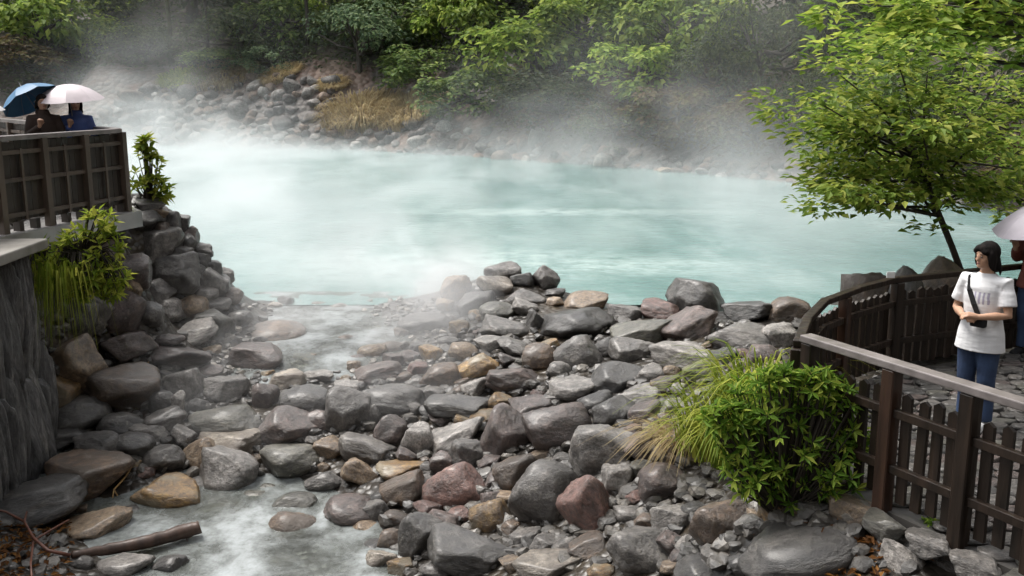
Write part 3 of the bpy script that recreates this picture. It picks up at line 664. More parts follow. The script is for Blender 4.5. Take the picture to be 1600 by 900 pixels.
# ------------------------------------------------------------------ vegetation
def leaf_quad(V, Fc, p, d, nrm, L, Wd, fold=0.25):
    """one pointed leaf: four corners and a fold along the midrib"""
    s = d.cross(nrm).normalized(); n = len(V)
    V.extend([tuple(p), tuple(p + d * L * .45 + s * Wd * .5 + nrm * L * fold * .4), tuple(p + d * L - nrm * L * fold * .5), tuple(p + d * L * .45 - s * Wd * .5 + nrm * L * fold * .4)])
    Fc.append((n, n + 1, n + 2)); Fc.append((n, n + 2, n + 3))
def rdir(r, zb=0.0):
    v = Vector((r.gauss(0, 1), r.gauss(0, 1), r.gauss(0, 1) + zb)); return v.normalized()
def crown_mesh(seed, nclump, per, lsize, flat=0.6, crad=0.3):
    """crown in a unit ellipsoid: leaf clumps with gaps, denser on the upper skins"""
    r = random.Random(seed); V = []; Fc = []; cl = []
    for i in range(nclump):
        d = rdir(r, 0.35); q = r.uniform(0.45, 1.0) ** 0.6
        c = Vector((d.x * q, d.y * q, d.z * q * flat)); cr = crad * r.uniform(0.6, 1.25); cl.append((c, cr))
        for j in range(int(per * (cr / crad) ** 1.5)):
            e = rdir(r, 0.5); rr = cr * r.uniform(0.55, 1.05)
            p = c + Vector((e.x * rr, e.y * rr, e.z * rr * 0.6))
            nn = (Vector((0, 0, 1)) * r.uniform(.3, 1.2) + e * .7 + rdir(r) * .55).normalized()
            dd = (e + rdir(r) * .8); dd = (dd - nn * dd.dot(nn)).normalized()
            L = lsize * r.uniform(.7, 1.3)
            leaf_quad(V, Fc, p, dd, nn, L, L * r.uniform(.5, .75))
    me = bpy.data.meshes.new('crown'); me.from_pydata(V, [], Fc); me.update()
    return me, cl
CR = [crown_mesh(100 + i, 34 + 4 * (i % 3), 62, 0.125, flat=0.6 + .06 * (i % 3)) for i in range(5)]
CRF = [crown_mesh(200 + i, 30, 70, 0.085, flat=0.75) for i in range(3)]        # finer leaved
def trunk_mesh(seed, cl, H):
    """tapered trunk from z=-H to the crown's heart, limbs reaching the clumps (crown-unit coordinates)"""
    r = random.Random(seed); mb = MB()
    mb.tube([(0, 0, -H), (r.uniform(-.06, .06), r.uniform(-.05, .05), -H * .5), (0, 0, -.1), (0.02, 0, .25)], [.075, .06, .05, .025], 7)
    for c, cr in cl[::2]:
        st = Vector((0, 0, r.uniform(-.3, .1)))
        mb.tube([st, st.lerp(c, .5) + Vector((0, 0, -.06)), c], [.03, .02, .008], 5)
    return mb.mesh('trunk', True)
TM = {}
tr_rng = random.Random(9)
def far_tree(px, py, wpx, hpx, leaf, label, cat, name, group, fine=False, off=0.35):
    H0 = 2.5
    p, t = march(px, py, hill_n, H0 * off, t0=20, st=0.2)
    Hm = hpx * t / F; Wm = wpx * t / F
    p, t = march(px, py, hill_n, Hm * off, t0=20, st=0.2)
    Hm = hpx * t / F; Wm = wpx * t / F
    src = CRF if fine else CR
    i = tr_rng.randrange(len(src)); me, cl = src[i]
    gz = hill_n(p.x, p.y)
    root = empty(name, (p.x, p.y, gz), tr_rng.uniform(0, 6.28), label, cat, group)
    sc = (Wm / 2 * 1.12, Wm / 2 * .95, Hm / 2 * 1.55)
    ch = max(0.2, p.z - gz)
    key = (fine, i)
    if key not in TM: TM[key] = trunk_mesh(i, cl, 1.6)
    link('crown', me, LEAF[leaf], root, (0, 0, ch), None, sc)
    link('trunk', TM[key], M['bark'], root, (0, 0, ch), None, sc)
    return root
G1 = 'trees and bushes on the hillside beyond the pool'
FT = [
 # back rows first
 (60, -40, 300, 170, 'dark', 'dark hillside tree high behind the two left umbrellas', 'tree', 'broadleaf_tree'),
 (300, -30, 320, 170, 'dark', 'dark leafy tree behind the slim pale trunks', 'tree', 'broadleaf_tree'),
 (520, -40, 300, 170, 'dark', 'dark tree crown at the top of the slope above the dry grass', 'tree', 'broadleaf_tree'),
 (760, -60, 320, 170, 'mid', 'mid green tree crown at the top of the slope above the pool', 'tree', 'broadleaf_tree'),
 (1000, -60, 320, 180, 'mid', 'mid green crown rising above the dense bushes', 'tree', 'broadleaf_tree'),
 (1240, -40, 300, 190, 'dark', 'dark tree in drifting steam above the far shore', 'tree', 'broadleaf_tree'),
 (1480, -60, 320, 190, 'mid', 'mid green tree on the slope behind the spreading tree', 'tree', 'broadleaf_tree'),
 (60, 40, 190, 120, 'light', 'bright green broad leaved bush above the blue umbrella', 'bush', 'leafy_bush'),
 (150, 62, 120, 70, 'light', 'small bright green bush above the white umbrella', 'bush', 'leafy_bush'),
 (190, 14, 90, 50, 'light', 'yellow green leafy crown beside the slim pale trunk', 'bush', 'leafy_bush'),
 (20, 95, 140, 60, 'brown', 'brownish bush just behind the blue umbrella', 'bush', 'leafy_bush'),
 (230, 75, 110, 60, 'dark', 'dark low bush at the foot of the slim pale trunks', 'bush', 'leafy_bush'),
 (375, 60, 150, 90, 'dark', 'dark green bush right of the slim pale trunks', 'bush', 'leafy_bush'),
 (330, 92, 110, 34, 'mid', 'low green bush over the stony bank', 'bush', 'leafy_bush'),
 (440, 40, 140, 90, 'mid', 'mid green bush above the golden tuft on the stony bank', 'bush', 'leafy_bush'),
 (480, 20, 80, 50, 'light', 'small bright crown above the dark bushes of the bank', 'bush', 'leafy_bush'),
 (425, 95, 100, 40, 'blue', 'blue green bush at the top of the stony bank', 'bush', 'leafy_bush'),
 (560, 70, 170, 110, 'blue', 'large blue green bush above the dry grass patch', 'bush', 'leafy_bush'),
 (620, 30, 170, 100, 'mid', 'mid green crown behind the blue green bush', 'bush', 'leafy_bush'),
 (650, 110, 140, 60, 'mid', 'green bush overhanging the dry grass patch', 'bush', 'leafy_bush'),
 (715, 40, 150, 110, 'light', 'bright feathery tree on the slope right of the dry grass', 'tree', 'broadleaf_tree'),
 (780, 10, 180, 80, 'light', 'bright green crown high above the misty shore', 'tree', 'broadleaf_tree'),
 (740, 150, 170, 80, 'mid', 'grey green bush in the mist right of the dry grass', 'bush', 'leafy_bush'),
 (840, 90, 210, 130, 'light', 'large bright broadleaf tree overhanging the far shore', 'tree', 'broadleaf_tree'),
 (870, 165, 190, 90, 'dark', 'dark bush hanging low over the far shore boulders', 'bush', 'leafy_bush'),
 (920, 45, 190, 120, 'light', 'bright green tree between two larger crowns on the slope', 'tree', 'broadleaf_tree'),
 (1000, 110, 190, 100, 'light', 'yellow green bush with layered crown above the white shore stone', 'bush', 'leafy_bush'),
 (960, 200, 150, 70, 'dark', 'dark bush just above the white pointed shore stone', 'bush', 'leafy_bush'),
 (1080, 40, 200, 130, 'light', 'light green tree with dense clumps beside the steam plume', 'tree', 'broadleaf_tree'),
 (1060, 175, 170, 90, 'brown', 'brown green scrub above the reddish shore rocks', 'bush', 'leafy_bush'),
 (1120, 125, 120, 110, 'dark', 'dark narrow bush beside the rising steam', 'bush', 'leafy_bush'),
 (1190, 90, 150, 160, 'dark', 'grey dark tree half hidden by rising steam', 'tree', 'broadleaf_tree'),
 (1180, 200, 150, 90, 'brown', 'brownish scrub by the shore under the grey dark tree', 'bush', 'leafy_bush'),
 (1260, 180, 130, 110, 'dark', 'dark green bush left of the spreading tree', 'bush', 'leafy_bush'),
 (1300, 70, 170, 150, 'dark', 'dark crown just left of the spreading tree top', 'tree', 'broadleaf_tree'),
 (1310, 230, 130, 70, 'mid', 'green shore bush behind the spreading tree tips', 'bush', 'leafy_bush'),
 (1400, 170, 190, 150, 'mid', 'mid green tree directly behind the spreading tree', 'tree', 'broadleaf_tree'),
 (1460, 260, 150, 60, 'brown', 'brown twiggy scrub on the bank behind the leaning trunk', 'bush', 'leafy_bush'),
 (1540, 180, 190, 170, 'dark', 'dark tree on the bank behind the spreading crown', 'tree', 'broadleaf_tree'),
 (1560, 300, 130, 60, 'brown', 'brown twiggy scrub above the small right umbrella', 'bush', 'leafy_bush'),
]
for a in FT:
    far_tree(*a[:5], a[5], a[6], a[7], G1, fine=(a[4] in ('blue', 'dark')))
# slim pale trunks
for (px, y0, y1, r0, lab) in [(267, 100, -60, .16, 'slim mossy trunk, the paler of two, above the stony bank'), (325, 92, -60, .11, 'thin dark trunk beside the paler mossy one'), (480, 80, -60, .12, 'thin trunk above the blue green bush')]:
    p, t = march(px, y0, hill_n, 0.0, t0=20, st=0.2)
    root = empty('slender_tree', (p.x, p.y, hill_n(p.x, p.y)), 0, lab, 'tree', 'slim trunks on the hillside')
    mb = MB(); mb.tube([(0, 0, -.3), (.1, 0, 2.5), (-.05, .1, 5), (.1, 0, 8.5)], [r0 * 1.2, r0, r0 * .9, r0 * .6], 9)
    mb.build('trunk', M['ivy_bark'] if r0 > .13 else M['bark'], root, smooth=True)
    link('crown', CR[1][0], LEAF['dark'], root, (0, 0, 9.0), None, (2.6, 2.4, 1.8))
# uncountable undergrowth over the slope
def scatter_hill(name, n, seed, mat, region, lsize, hgt):
    r = random.Random(seed); V = []; Fc = []
    for i in range(n):
        x, y = region(r); z = hill_n(x, y)
        if z < 0.3: continue
        p = Vector((x, y, z + r.uniform(0, hgt)))
        nn = (Vector((0, -.4, 1)) + rdir(r) * .7).normalized(); dd = rdir(r); dd = (dd - nn * dd.dot(nn)).normalized()
        leaf_quad(V, Fc, p, dd, nn, lsize * r.uniform(.6, 1.4), lsize * .55)
    me = bpy.data.meshes.new(name); me.from_pydata(V, [], Fc); me.update()
    o = link(name, me, mat); o['kind'] = 'stuff'; return o
def hreg(smin, smax, x0=-34, x1=24):
    def f(r):
        x = r.uniform(x0, x1); return x, shore(x) + r.uniform(smin, smax)
    return f
tag(scatter_hill('undergrowth', 26000, 31, LEAF['dark'], hreg(6.5, 30), .34, 1.1), 'dark undergrowth covering the forest slope', 'undergrowth')
tag(scatter_hill('shore_scrub', 9000, 32, LEAF['brown'], lambda r: (lambda x: (x, shore(x) + r.uniform(1.6, 8)))(r.uniform(-1, 22)), .30, .7), 'brown green scrub on the slope right of the dry grass', 'scrub')

def grass_clump(name, root, n, seed, mat, H, spread, lean=(0, 0), wd=0.012, droop=1.0, part='blades', outk=None, ground=None):
    r = random.Random(seed); V = []; Fc = []
    for i in range(n):
        a = r.uniform(0, 6.28); q = spread * r.random() ** .6 * .5
        b = Vector((math.cos(a) * q, math.sin(a) * q, 0)); h = H * r.uniform(.35, 1.15)
        if part == 'fronds': b.z = r.uniform(-.22, .05)
        if ground: b.y *= .6; b.z = ground(root.location.x + b.x, root.location.y + b.y) - root.location.z
        out = Vector((math.cos(a), math.sin(a), 0)) * r.uniform(.3, 1) + Vector((lean[0], lean[1], 0)); out *= h * .55 * (droop if outk is None else outk)
        side = Vector((-math.sin(a + r.uniform(-1, 1)), math.cos(a), 0)).normalized()
        n0 = len(V); K = 5
        for k in range(K + 1):
            u = k / K
            p = b + out * u * u * 1.2 + out * u * .25 + Vector((0, 0, h * (u * 1.25 - droop * .85 * u ** 2.6)))
            ww = wd * (1 - u ** 1.6) + .001
            V.append(tuple(p - side * ww)); V.append(tuple(p + side * ww))
        for k in range(K):
            c = n0 + 2 * k; Fc.append((c, c + 1, c + 3, c + 2))
    me = bpy.data.meshes.new(part); me.from_pydata(V, [], Fc); me.update()
    o = link(part, me, mat, root); o['kind'] = 'stuff'; return o
# dry grass on the far bank
for (px, py, wpx, hpx, lab) in [(565, 168, 90, 52, 'large golden dry grass patch on the far stony bank'), (645, 165, 80, 44, 'pale dry grass tuft right of the large golden patch'), (350, 112, 80, 26, 'golden dry grass strip along the top of the stony bank'),
                                (440, 114, 44, 22, 'small golden tuft beside the blue green bush'), (290, 118, 60, 20, 'yellow green grass strip above the grey bank stones'), (520, 128, 34, 18, 'thin dry tuft left of the large golden patch'), (690, 160, 40, 26, 'sparse dry tuft in the mist beside the grey green bush')]:
    p, t = march(px, py + hpx * .3, hill_n, 0.0, t0=20, st=0.15)
    root = empty('dry_grass', (p.x, p.y, hill_n(p.x, p.y) - .05), 0, lab, 'dry grass', 'dry grass on the far bank')
    W = wpx * t / F; Hh = hpx * t / F
    o = grass_clump('dry_grass', root, 1500, int(px), LEAF['straw'] if px != 290 else LEAF['grass'], Hh * .85, W * 1.4, wd=.034, droop=1.15, ground=hill_n, lean=(.1, -.3))

def rosette_shrub(root, seed, centre, rx, ry, rz, n, L, mat, stemmat, per=8, wratio=.3, lobes=None, hang=False):
    """shrub of leaf whorls on thin stems"""
    r = random.Random(seed); V = []; Fc = []; st = MB()
    for i in range(n):
        d = rdir(r, .35); q = r.uniform(.35, 1) ** .5
        lx, ly, lz, ls = r.choice(lobes) if lobes else (0, 0, 0, 1)
        c = Vector(centre) + Vector((lx, ly, lz)) + Vector((d.x * rx * q, d.y * ry * q, d.z * rz * q)) * ls
        if not hang: c.z = max(c.z, .04)
        ax = (d + Vector((0, 0, .7)) + rdir(r) * .3).normalized()
        st.tube([Vector((centre[0] * .6 + r.uniform(-.1, .1), centre[1] * .6, -.05)), Vector((c.x * .6 + centre[0] * .3, c.y * .6 + centre[1] * .3, max(.05, c.z * .55))), c], [.012, .008, .004], 4, False)
        ph = r.uniform(0, 6.28); o1 = ax.orthogonal().normalized(); o2 = ax.cross(o1)
        for k in range(per):
            t = ph + k * 2.4; el = r.uniform(.15, .8)
            dd = (o1 * math.cos(t) + o2 * math.sin(t)) * math.cos(el) + ax * math.sin(el)
            nn = (ax - dd * ax.dot(dd)).normalized(); l = L * r.uniform(.7, 1.2)
            leaf_quad(V, Fc, c - ax * r.uniform(0, L * .5), dd, nn, l, l * wratio, .18)
    me = bpy.data.meshes.new('foliage'); me.from_pydata(V, [], Fc); me.update()
    f = link('foliage', me, mat, root); f['kind'] = 'stuff'
    st.build('stems', stemmat, root)
    return f
# shrub and grass at the terrace corner
cS = at_y(1228, 684, 6.8); p = Vector((cS.x + .05, cS.y, 0)); hS = cS.z - terr(p.x, p.y)
sh0 = empty('leafy_shrub', (p.x, p.y, terr(p.x, p.y)), 0, 'glossy green shrub of pointed leaf whorls at the terrace railing post', 'shrub')
rosette_shrub(sh0, 41, (-.05, 0, hS), .36, .3, .3, 380, .105, LEAF['shrub'], M['bark'], per=7, lobes=[(-.1, 0, .42, .5), (.2, 0, .4, .45), (-.45, 0, .15, .5), (0, 0, -.02, 1.1), (.32, .05, .12, .8), (.36, 0, .3, .55), (-.3, .05, .0, .8), (-.12, .1, .22, .9), (.1, -.1, -.3, .8), (.3, -.05, -.22, .8), (-.22, -.08, -.26, .7), (.45, 0, -.02, .5)])
p2, t = march(1150, 705, terr, 0.0)
gc = empty('grass_clump', (p2.x, p2.y, terr(p2.x, p2.y)), 0, 'yellow green long bladed grass clump left of the glossy shrub', 'grass clump')
grass_clump('grass_clump', gc, 520, 42, LEAF['grass'], .95, 1.1, lean=(.0, -.25), wd=.011)
p4, t = march(1185, 655, terr, 0.0)
gc2 = empty('grass_clump', (p4.x, p4.y, terr(p4.x, p4.y)), 0, 'bright tall grass clump growing through the back of the glossy shrub', 'grass clump')
grass_clump('grass_clump', gc2, 420, 45, LEAF['grass'], 1.05, .8, lean=(-.1, -.3), wd=.010)
p3, t = march(1065, 700, terr, 0.0)
dg_ = empty('dry_grass', (p3.x, p3.y, terr(p3.x, p3.y)), 0, 'straw coloured drooping grass hanging over boulders left of the shrub', 'dry grass')
grass_clump('dry_grass', dg_, 260, 43, LEAF['straw'], .55, .55, lean=(-.55, -.6), wd=.007, droop=1.2)
p5, t = march(1460, 862, terr, 0.0)
wd_ = empty('weed', (p5.x, p5.y, terr(p5.x, p5.y)), 0, 'small green weed growing under the near railing', 'weed')
rosette_shrub(wd_, 44, (0, 0, .12), .14, .12, .12, 22, .07, LEAF['shrub'], M['bark'])
# plants on the left wall
pL = at_y(120, 395, 11.9)
pl = empty('wall_plant', (pL.x, pL.y, pL.z), 0, 'light green leafy plant spilling over the rock wall below the plank fence', 'plant')
rosette_shrub(pl, 51, (.12, -.1, .06), .4, .35, .32, 190, .13, LEAF['grass'], M['bark'], per=6, wratio=.34, lobes=[(-.2, -.15, -.35, .7), (.05, -.2, -.45, .6), (.3, -.1, -.5, .5), (0, 0, 0, 1), (.3, 0, .05, .7), (.22, 0, .3, .6), (-.25, 0, -.05, .8), (.1, -.1, -.25, .8), (.35, -.05, -.3, .6)], hang=True)
pG = at_y(92, 420, 11.55)
hg = empty('hanging_grass', (pG.x, pG.y, pG.z), 0, 'long grass blades hanging down the cut rock wall', 'hanging grass')
grass_clump('hanging_grass', hg, 240, 52, LEAF['grass'], .52, .8, lean=(.05, -.35), wd=.010, droop=3.0, outk=.6, part='fronds')
pT, _t = march(234, 316, terr, 0.0)
ts = empty('corner_shrub', (pT.x, pT.y, terr(pT.x, pT.y) - .03), 0, 'small yellow green shrub at the plank fence corner against the pool', 'shrub')
rosette_shrub(ts, 53, (.0, 0, .48), .22, .2, .22, 62, .15, LEAF['grass'], M['bark'], per=6, wratio=.42, lobes=[(.02, 0, -.25, 1.1), (.2, 0, -.3, .8), (-.15, 0, -.12, .9), (.08, 0, .1, .8), (.02, 0, .42, .45), (-.05, 0, .28, .5)])

# spreading tree at the right
def bough_tree(root, base, top, tips, seed, mat, lsize, per, crad, trunk_r=.055, lim0=.7):
    r = random.Random(seed); tb = MB(); V = []; Fc = []
    base = Vector(base); top = Vector(top)
    tb.tube([base, base.lerp(top, .5) + Vector((.03, 0, 0)), top], [trunk_r, trunk_r * .85, trunk_r * .7], 9)
    tb.build('trunk', M['bark'], root, smooth=True)
    for tip in tips:
        tip = Vector(tip); lb = MB()
        st = base.lerp(top, r.uniform(lim0, 1.0)); mid = st.lerp(tip, .5) + Vector((0, 0, r.uniform(-.1, .2)))
        lb.tube([st, mid, tip], [trunk_r * .45, trunk_r * .28, .006], 6); lb.build('limb', M['bark'], root, smooth=True)
        dirb = (tip - mid).normalized()
        for s in range(5):
            q = mid.lerp(tip, .35 + .2 * s) + Vector((r.gauss(0, crad * .55), r.gauss(0, crad * .55), r.gauss(0, crad * .22)))
            for j in range(per // 5):
                e = rdir(r); pp = q + Vector((e.x * crad, e.y * crad, e.z * crad * .38)) * r.uniform(.2, 1)
                nn = (Vector((0, -.15, 1)) + rdir(r) * .45).normalized(); dd = (e + dirb * .6 + rdir(r) * .4 + Vector((0, 0, -.25))); dd = (dd - nn * dd.dot(nn)).normalized()
                l = lsize * r.uniform(.65, 1.25); leaf_quad(V, Fc, pp, dd, nn, l, l * r.uniform(.42, .6), .2)
    me = bpy.data.meshes.new('crown'); me.from_pydata(V, [], Fc); me.update()
    o = link('crown', me, mat, root); o['kind'] = 'stuff'
tr_ = empty('spreading_tree', (0, 0, 0), 0, 'spreading broadleaf tree with thin leaning trunk behind the curved fence', 'tree')
b0 = at_y(1562, 515, 11.8); t0_ = at_y(1408, 190, 11.8)
rt = random.Random(61); tips = []
for (a, b) in [(1218,160),(1236,185),(1560,318),(1605,305),(1505,312),(1425,300),(1385,318),(1640,330),(1470,295),(1262,285),(1290,312),(1275,300),(1320,318),(1350,300),(1380,285),(1260,270),(1250,210),(1310,118),(1345,100),(1400,88),(1450,100),(1510,95),(1570,110),(1610,150),(1600,210),(1585,265),(1535,290),(1440,270),(1360,265),(1310,240),(1290,205),(1420,165),(1500,200),(1370,180),(1330,300),(1470,150),(1550,160),(1400,235),(1480,250),(1560,215),(1330,150),(1270,165),(1620,270),(1650,190),(1310,190),(1440,200),(1520,240)]:
    tips.append(at_y(a + max(0, 1320 - a) * .35, b, 11.8 + rt.uniform(-1.3, 1.5)))
bough_tree(tr_, (b0.x, b0.y, .35), t0_, tips, 62, LEAF['near'], .125, 185, .34, .046, lim0=.62)
tr2 = empty('tall_tree', (0, 0, 0), 0, 'taller broadleaf tree whose boughs hang above the spreading tree', 'tree')
tips2 = [at_y(a, b, 17 + rt.uniform(-1.5, 1.5)) for (a, b) in [(1340,40),(1370,10),(1400,60),(1440,30),(1480,55),(1520,20),(1560,50),(1600,20),(1600,75),(1420,-20),(1500,-30),(1580,-30),(1650,40),(1350,70),(1460,5),(1540,70),(1390,35)]]
bough_tree(tr2, (10.9, 15.6, .3), (10.2, 16.6, 5.2), tips2, 63, LEAF['near'], .24, 190, .5, .14)

# leaf litter
def litter(name, n, seed, region, label):
    r = random.Random(seed); V = []; Fc = []
    for i in range(n):
        px, py = region(r); p, t = march(px, py, terr, .04, st=.1)
        nn = (Vector((0, 0, 1)) + rdir(r) * .5).normalized(); dd = rdir(r); dd = (dd - nn * dd.dot(nn)).normalized()
        l = r.uniform(.05, .12); leaf_quad(V, Fc, p + Vector((0, 0, r.uniform(0, .03))), dd, nn, l, l * .45)
    me = bpy.data.meshes.new(name); me.from_pydata(V, [], Fc); me.update(); o = link(name, me, LEAF['litter']); tag(o, label, 'leaf litter', None, 'stuff')
litter('leaf_litter', 420, 71, lambda r: (r.gauss(1310, 45), r.gauss(850, 28)), 'orange brown fallen leaves under the glossy shrub')
litter('leaf_litter', 300, 72, lambda r: (r.uniform(-20, 110), r.uniform(815, 905)), 'brown fallen leaves on the stream bank by the red twigs')

# driftwood
def on(px, py, off=0.0):
    p, t = march(px, py, terr, off); return p
lg = empty('driftwood_log', on(220, 850, .1), 0, 'broken dark brown log lying across the milky stream', 'log')
L0 = lg.location
mb = MB(); P = [on(112, 868, .12), on(170, 858, .14), on(235, 846, .2), on(290, 830, .26), on(318, 822, .3)]
LP = []; LR = []; lr_ = random.Random(8)
for i in range(4):
    for u in range(5):
        LP.append(P[i].lerp(P[i + 1], u / 5) - L0 + Vector((lr_.gauss(0, .003), lr_.gauss(0, .003), lr_.gauss(0, .003)))); LR.append((.035, .055, .068, .076)[i] * (1 - u / 5) + (.055, .068, .076, .07)[i] * u / 5 + lr_.gauss(0, .002))
mb.tube(LP, LR, 11); mb.build('stem', M['stick'], lg, smooth=True)
mb = MB(); a = P[3] - L0; mb.tube([a, a + Vector((.03, -.05, -.12))], [.012, .006], 5); mb.build('snag', M['stick'], lg)
rt_ = empty('red_branch', on(55, 830, .1), 0, 'red brown branching twig at the stream bank beside the dark boulder', 'branch'); L0 = rt_.location
for pts, rr in [([(110, 868), (75, 860), (52, 840), (38, 815), (42, 800)], .02), ([(42, 800), (70, 785), (112, 775)], .012), ([(52, 845), (85, 825), (108, 812)], .012), ([(52, 845), (48, 880), (50, 905)], .012), ([(38, 815), (10, 800), (-10, 795)], .014)]:
    mb = MB(); q = [on(a, b, .12 + .1 * k / len(pts)) - L0 for k, (a, b) in enumerate(pts)]
    mb.tube(q, [rr * (1 - .12 * k) for k in range(len(q))], 6); mb.build('twig', M['twig_red'], rt_, smooth=True)
for (pts, lab) in [([(212, 718), (196, 745), (178, 765), (176, 778)], 'bent straw yellow twig leaning on a brown stream boulder'), ([(232, 540), (238, 556), (228, 572)], 'short yellow twig lying between flat purple brown boulders')]:
    o0 = on(*pts[-1], .05); e = empty('dry_twig', o0, 0, lab, 'twig')
    mb = MB(); mb.tube([on(a, b, .1) - o0 for a, b in pts], [.014, .012, .01, .006][:len(pts)], 6); mb.build('stem', M['twig_yel'], e, smooth=True)
    q = on(*pts[-2], .1) - o0; mb = MB(); mb.tube([q, q + Vector((.06, -.02, -.1))], [.01, .004], 5); mb.build('side_shoot', M['twig_yel'], e)

# ------------------------------------------------------------------ terrace at the right
TF = 0.88                                              # terrace floor level
A_ = at_z(1258, 527, TF + 1.05); B_ = at_z(1600, 632, TF + 1.05)
dirn = (B_ - A_).normalized(); C_ = B_ + dirn * 2.0
K1 = at_z(1262, 486, TF + 1.05); K2 = at_z(1290, 458, TF + 1.05); K3 = at_z(1340, 440, TF + 1.05); K4 = at_z(1400, 425, TF + 1.05); K5 = at_z(1510, 414, TF + 1.05)
K6 = K5 + (K5 - K4).normalized() * 2.2
poly = [v.xy for v in (A_, K1, K2, K3, K4, K5, K6)] + [Vector((9, 10.8)), Vector((9, 3.2)), C_.xy]
cen = Vector((5, 8))
def shrink(p, d): return p + (cen - p).normalized() * d
mb = MB(); n = len(poly)
top = [(*p, TF) for p in poly]; bot = [(*(p + (p - cen).normalized() * .12), -.3) for p in poly]
mb.add(top + bot, [tuple(range(n))[::-1]] + [(i, (i + 1) % n, n + (i + 1) % n, n + i) for i in range(n)])
bmx = bmesh.new(); me = mb.mesh('terrace'); bmx.from_mesh(me); bmesh.ops.recalc_face_normals(bmx, faces=bmx.faces); bmx.to_mesh(me); bmx.free()
ter = link('terrace', me, M['terrace']); ter['kind'] = 'structure'
# cobbles of the terrace, one by one
cb = [rock_mesh(400 + i, 'slab', 2) for i in range(5)]
from mathutils.geometry import intersect_point_tri_2d
def inside(p, P):
    c = False; j = len(P) - 1
    for i in range(len(P)):
        if (P[i].y > p.y) != (P[j].y > p.y) and p.x < (P[j].x - P[i].x) * (p.y - P[i].y) / (P[j].y - P[i].y) + P[i].x: c = not c
        j = i
    return c
cobV = []; cobF = []
cr = random.Random(81); nc = 0; ycur = 3.4; inn = [shrink(p, .12) for p in poly]
CM = [ROCK['grey'], ROCK['olive grey'], ROCK['grey'], ROCK['charcoal'], ROCK['purple brown']]
while ycur < 11.6:  # row by row
    rowd = cr.uniform(.13, .18); xcur = 1.6
    while xcur < 8.9:
        wq = cr.uniform(.16, .31); p = Vector((xcur + wq / 2, ycur + cr.uniform(-.02, .02)))
        # only where the photograph can see the floor
        q = Vector((p.x, p.y, TF)) - CAM; dpt = q.dot(FW); sxp = 800 + F * q.x / dpt; syp = 450 - F * q.dot(UP) / dpt
        if inside(p, inn) and sxp < 1640 and syp < 930 and nc < 298:
            o = link('cobble', cr.choice(cb), cr.choice(CM), ter); o.location = (p.x, p.y, TF + .012)
            o.scale = (wq * .48, rowd * .47, .035); o.rotation_euler = (cr.uniform(-.04, .04), cr.uniform(-.04, .04), cr.uniform(-.15, .15)); nc += 1
        elif inside(p, inn):
            me = cr.choice(cb); n0 = len(cobV)
            cobV.extend([(p.x + v.co.x * wq * .48, p.y + v.co.y * rowd * .47, TF + .012 + v.co.z * .035) for v in me.vertices]); cobF.extend([tuple(n0 + i for i in f.vertices) for f in me.polygons])
        xcur += wq
    ycur += rowd
me = bpy.data.meshes.new('cobble_paving'); me.from_pydata(cobV, [], cobF); me.update(); me.shade_smooth(); link('cobble_paving', me, M['pebble'], ter)['kind'] = 'stuff'
# kerb stones under the near railing
for i in range(11):
    p = A_.xy.lerp(C_.xy, (i + .5) / 11) + Vector((-.03, -.12))
    o = link('kerb_stone', cr.choice(RM['a'] + RM['s']), cr.choice([ROCK['olive grey'], ROCK['grey']]), ter)
    o.location = (p.x, p.y, TF - .06); o.scale = (.17, .11, .09); o.rotation_euler = (0, cr.uniform(-.1, .1), math.atan2(dirn.y, dirn.x) + cr.uniform(-.2, .2))

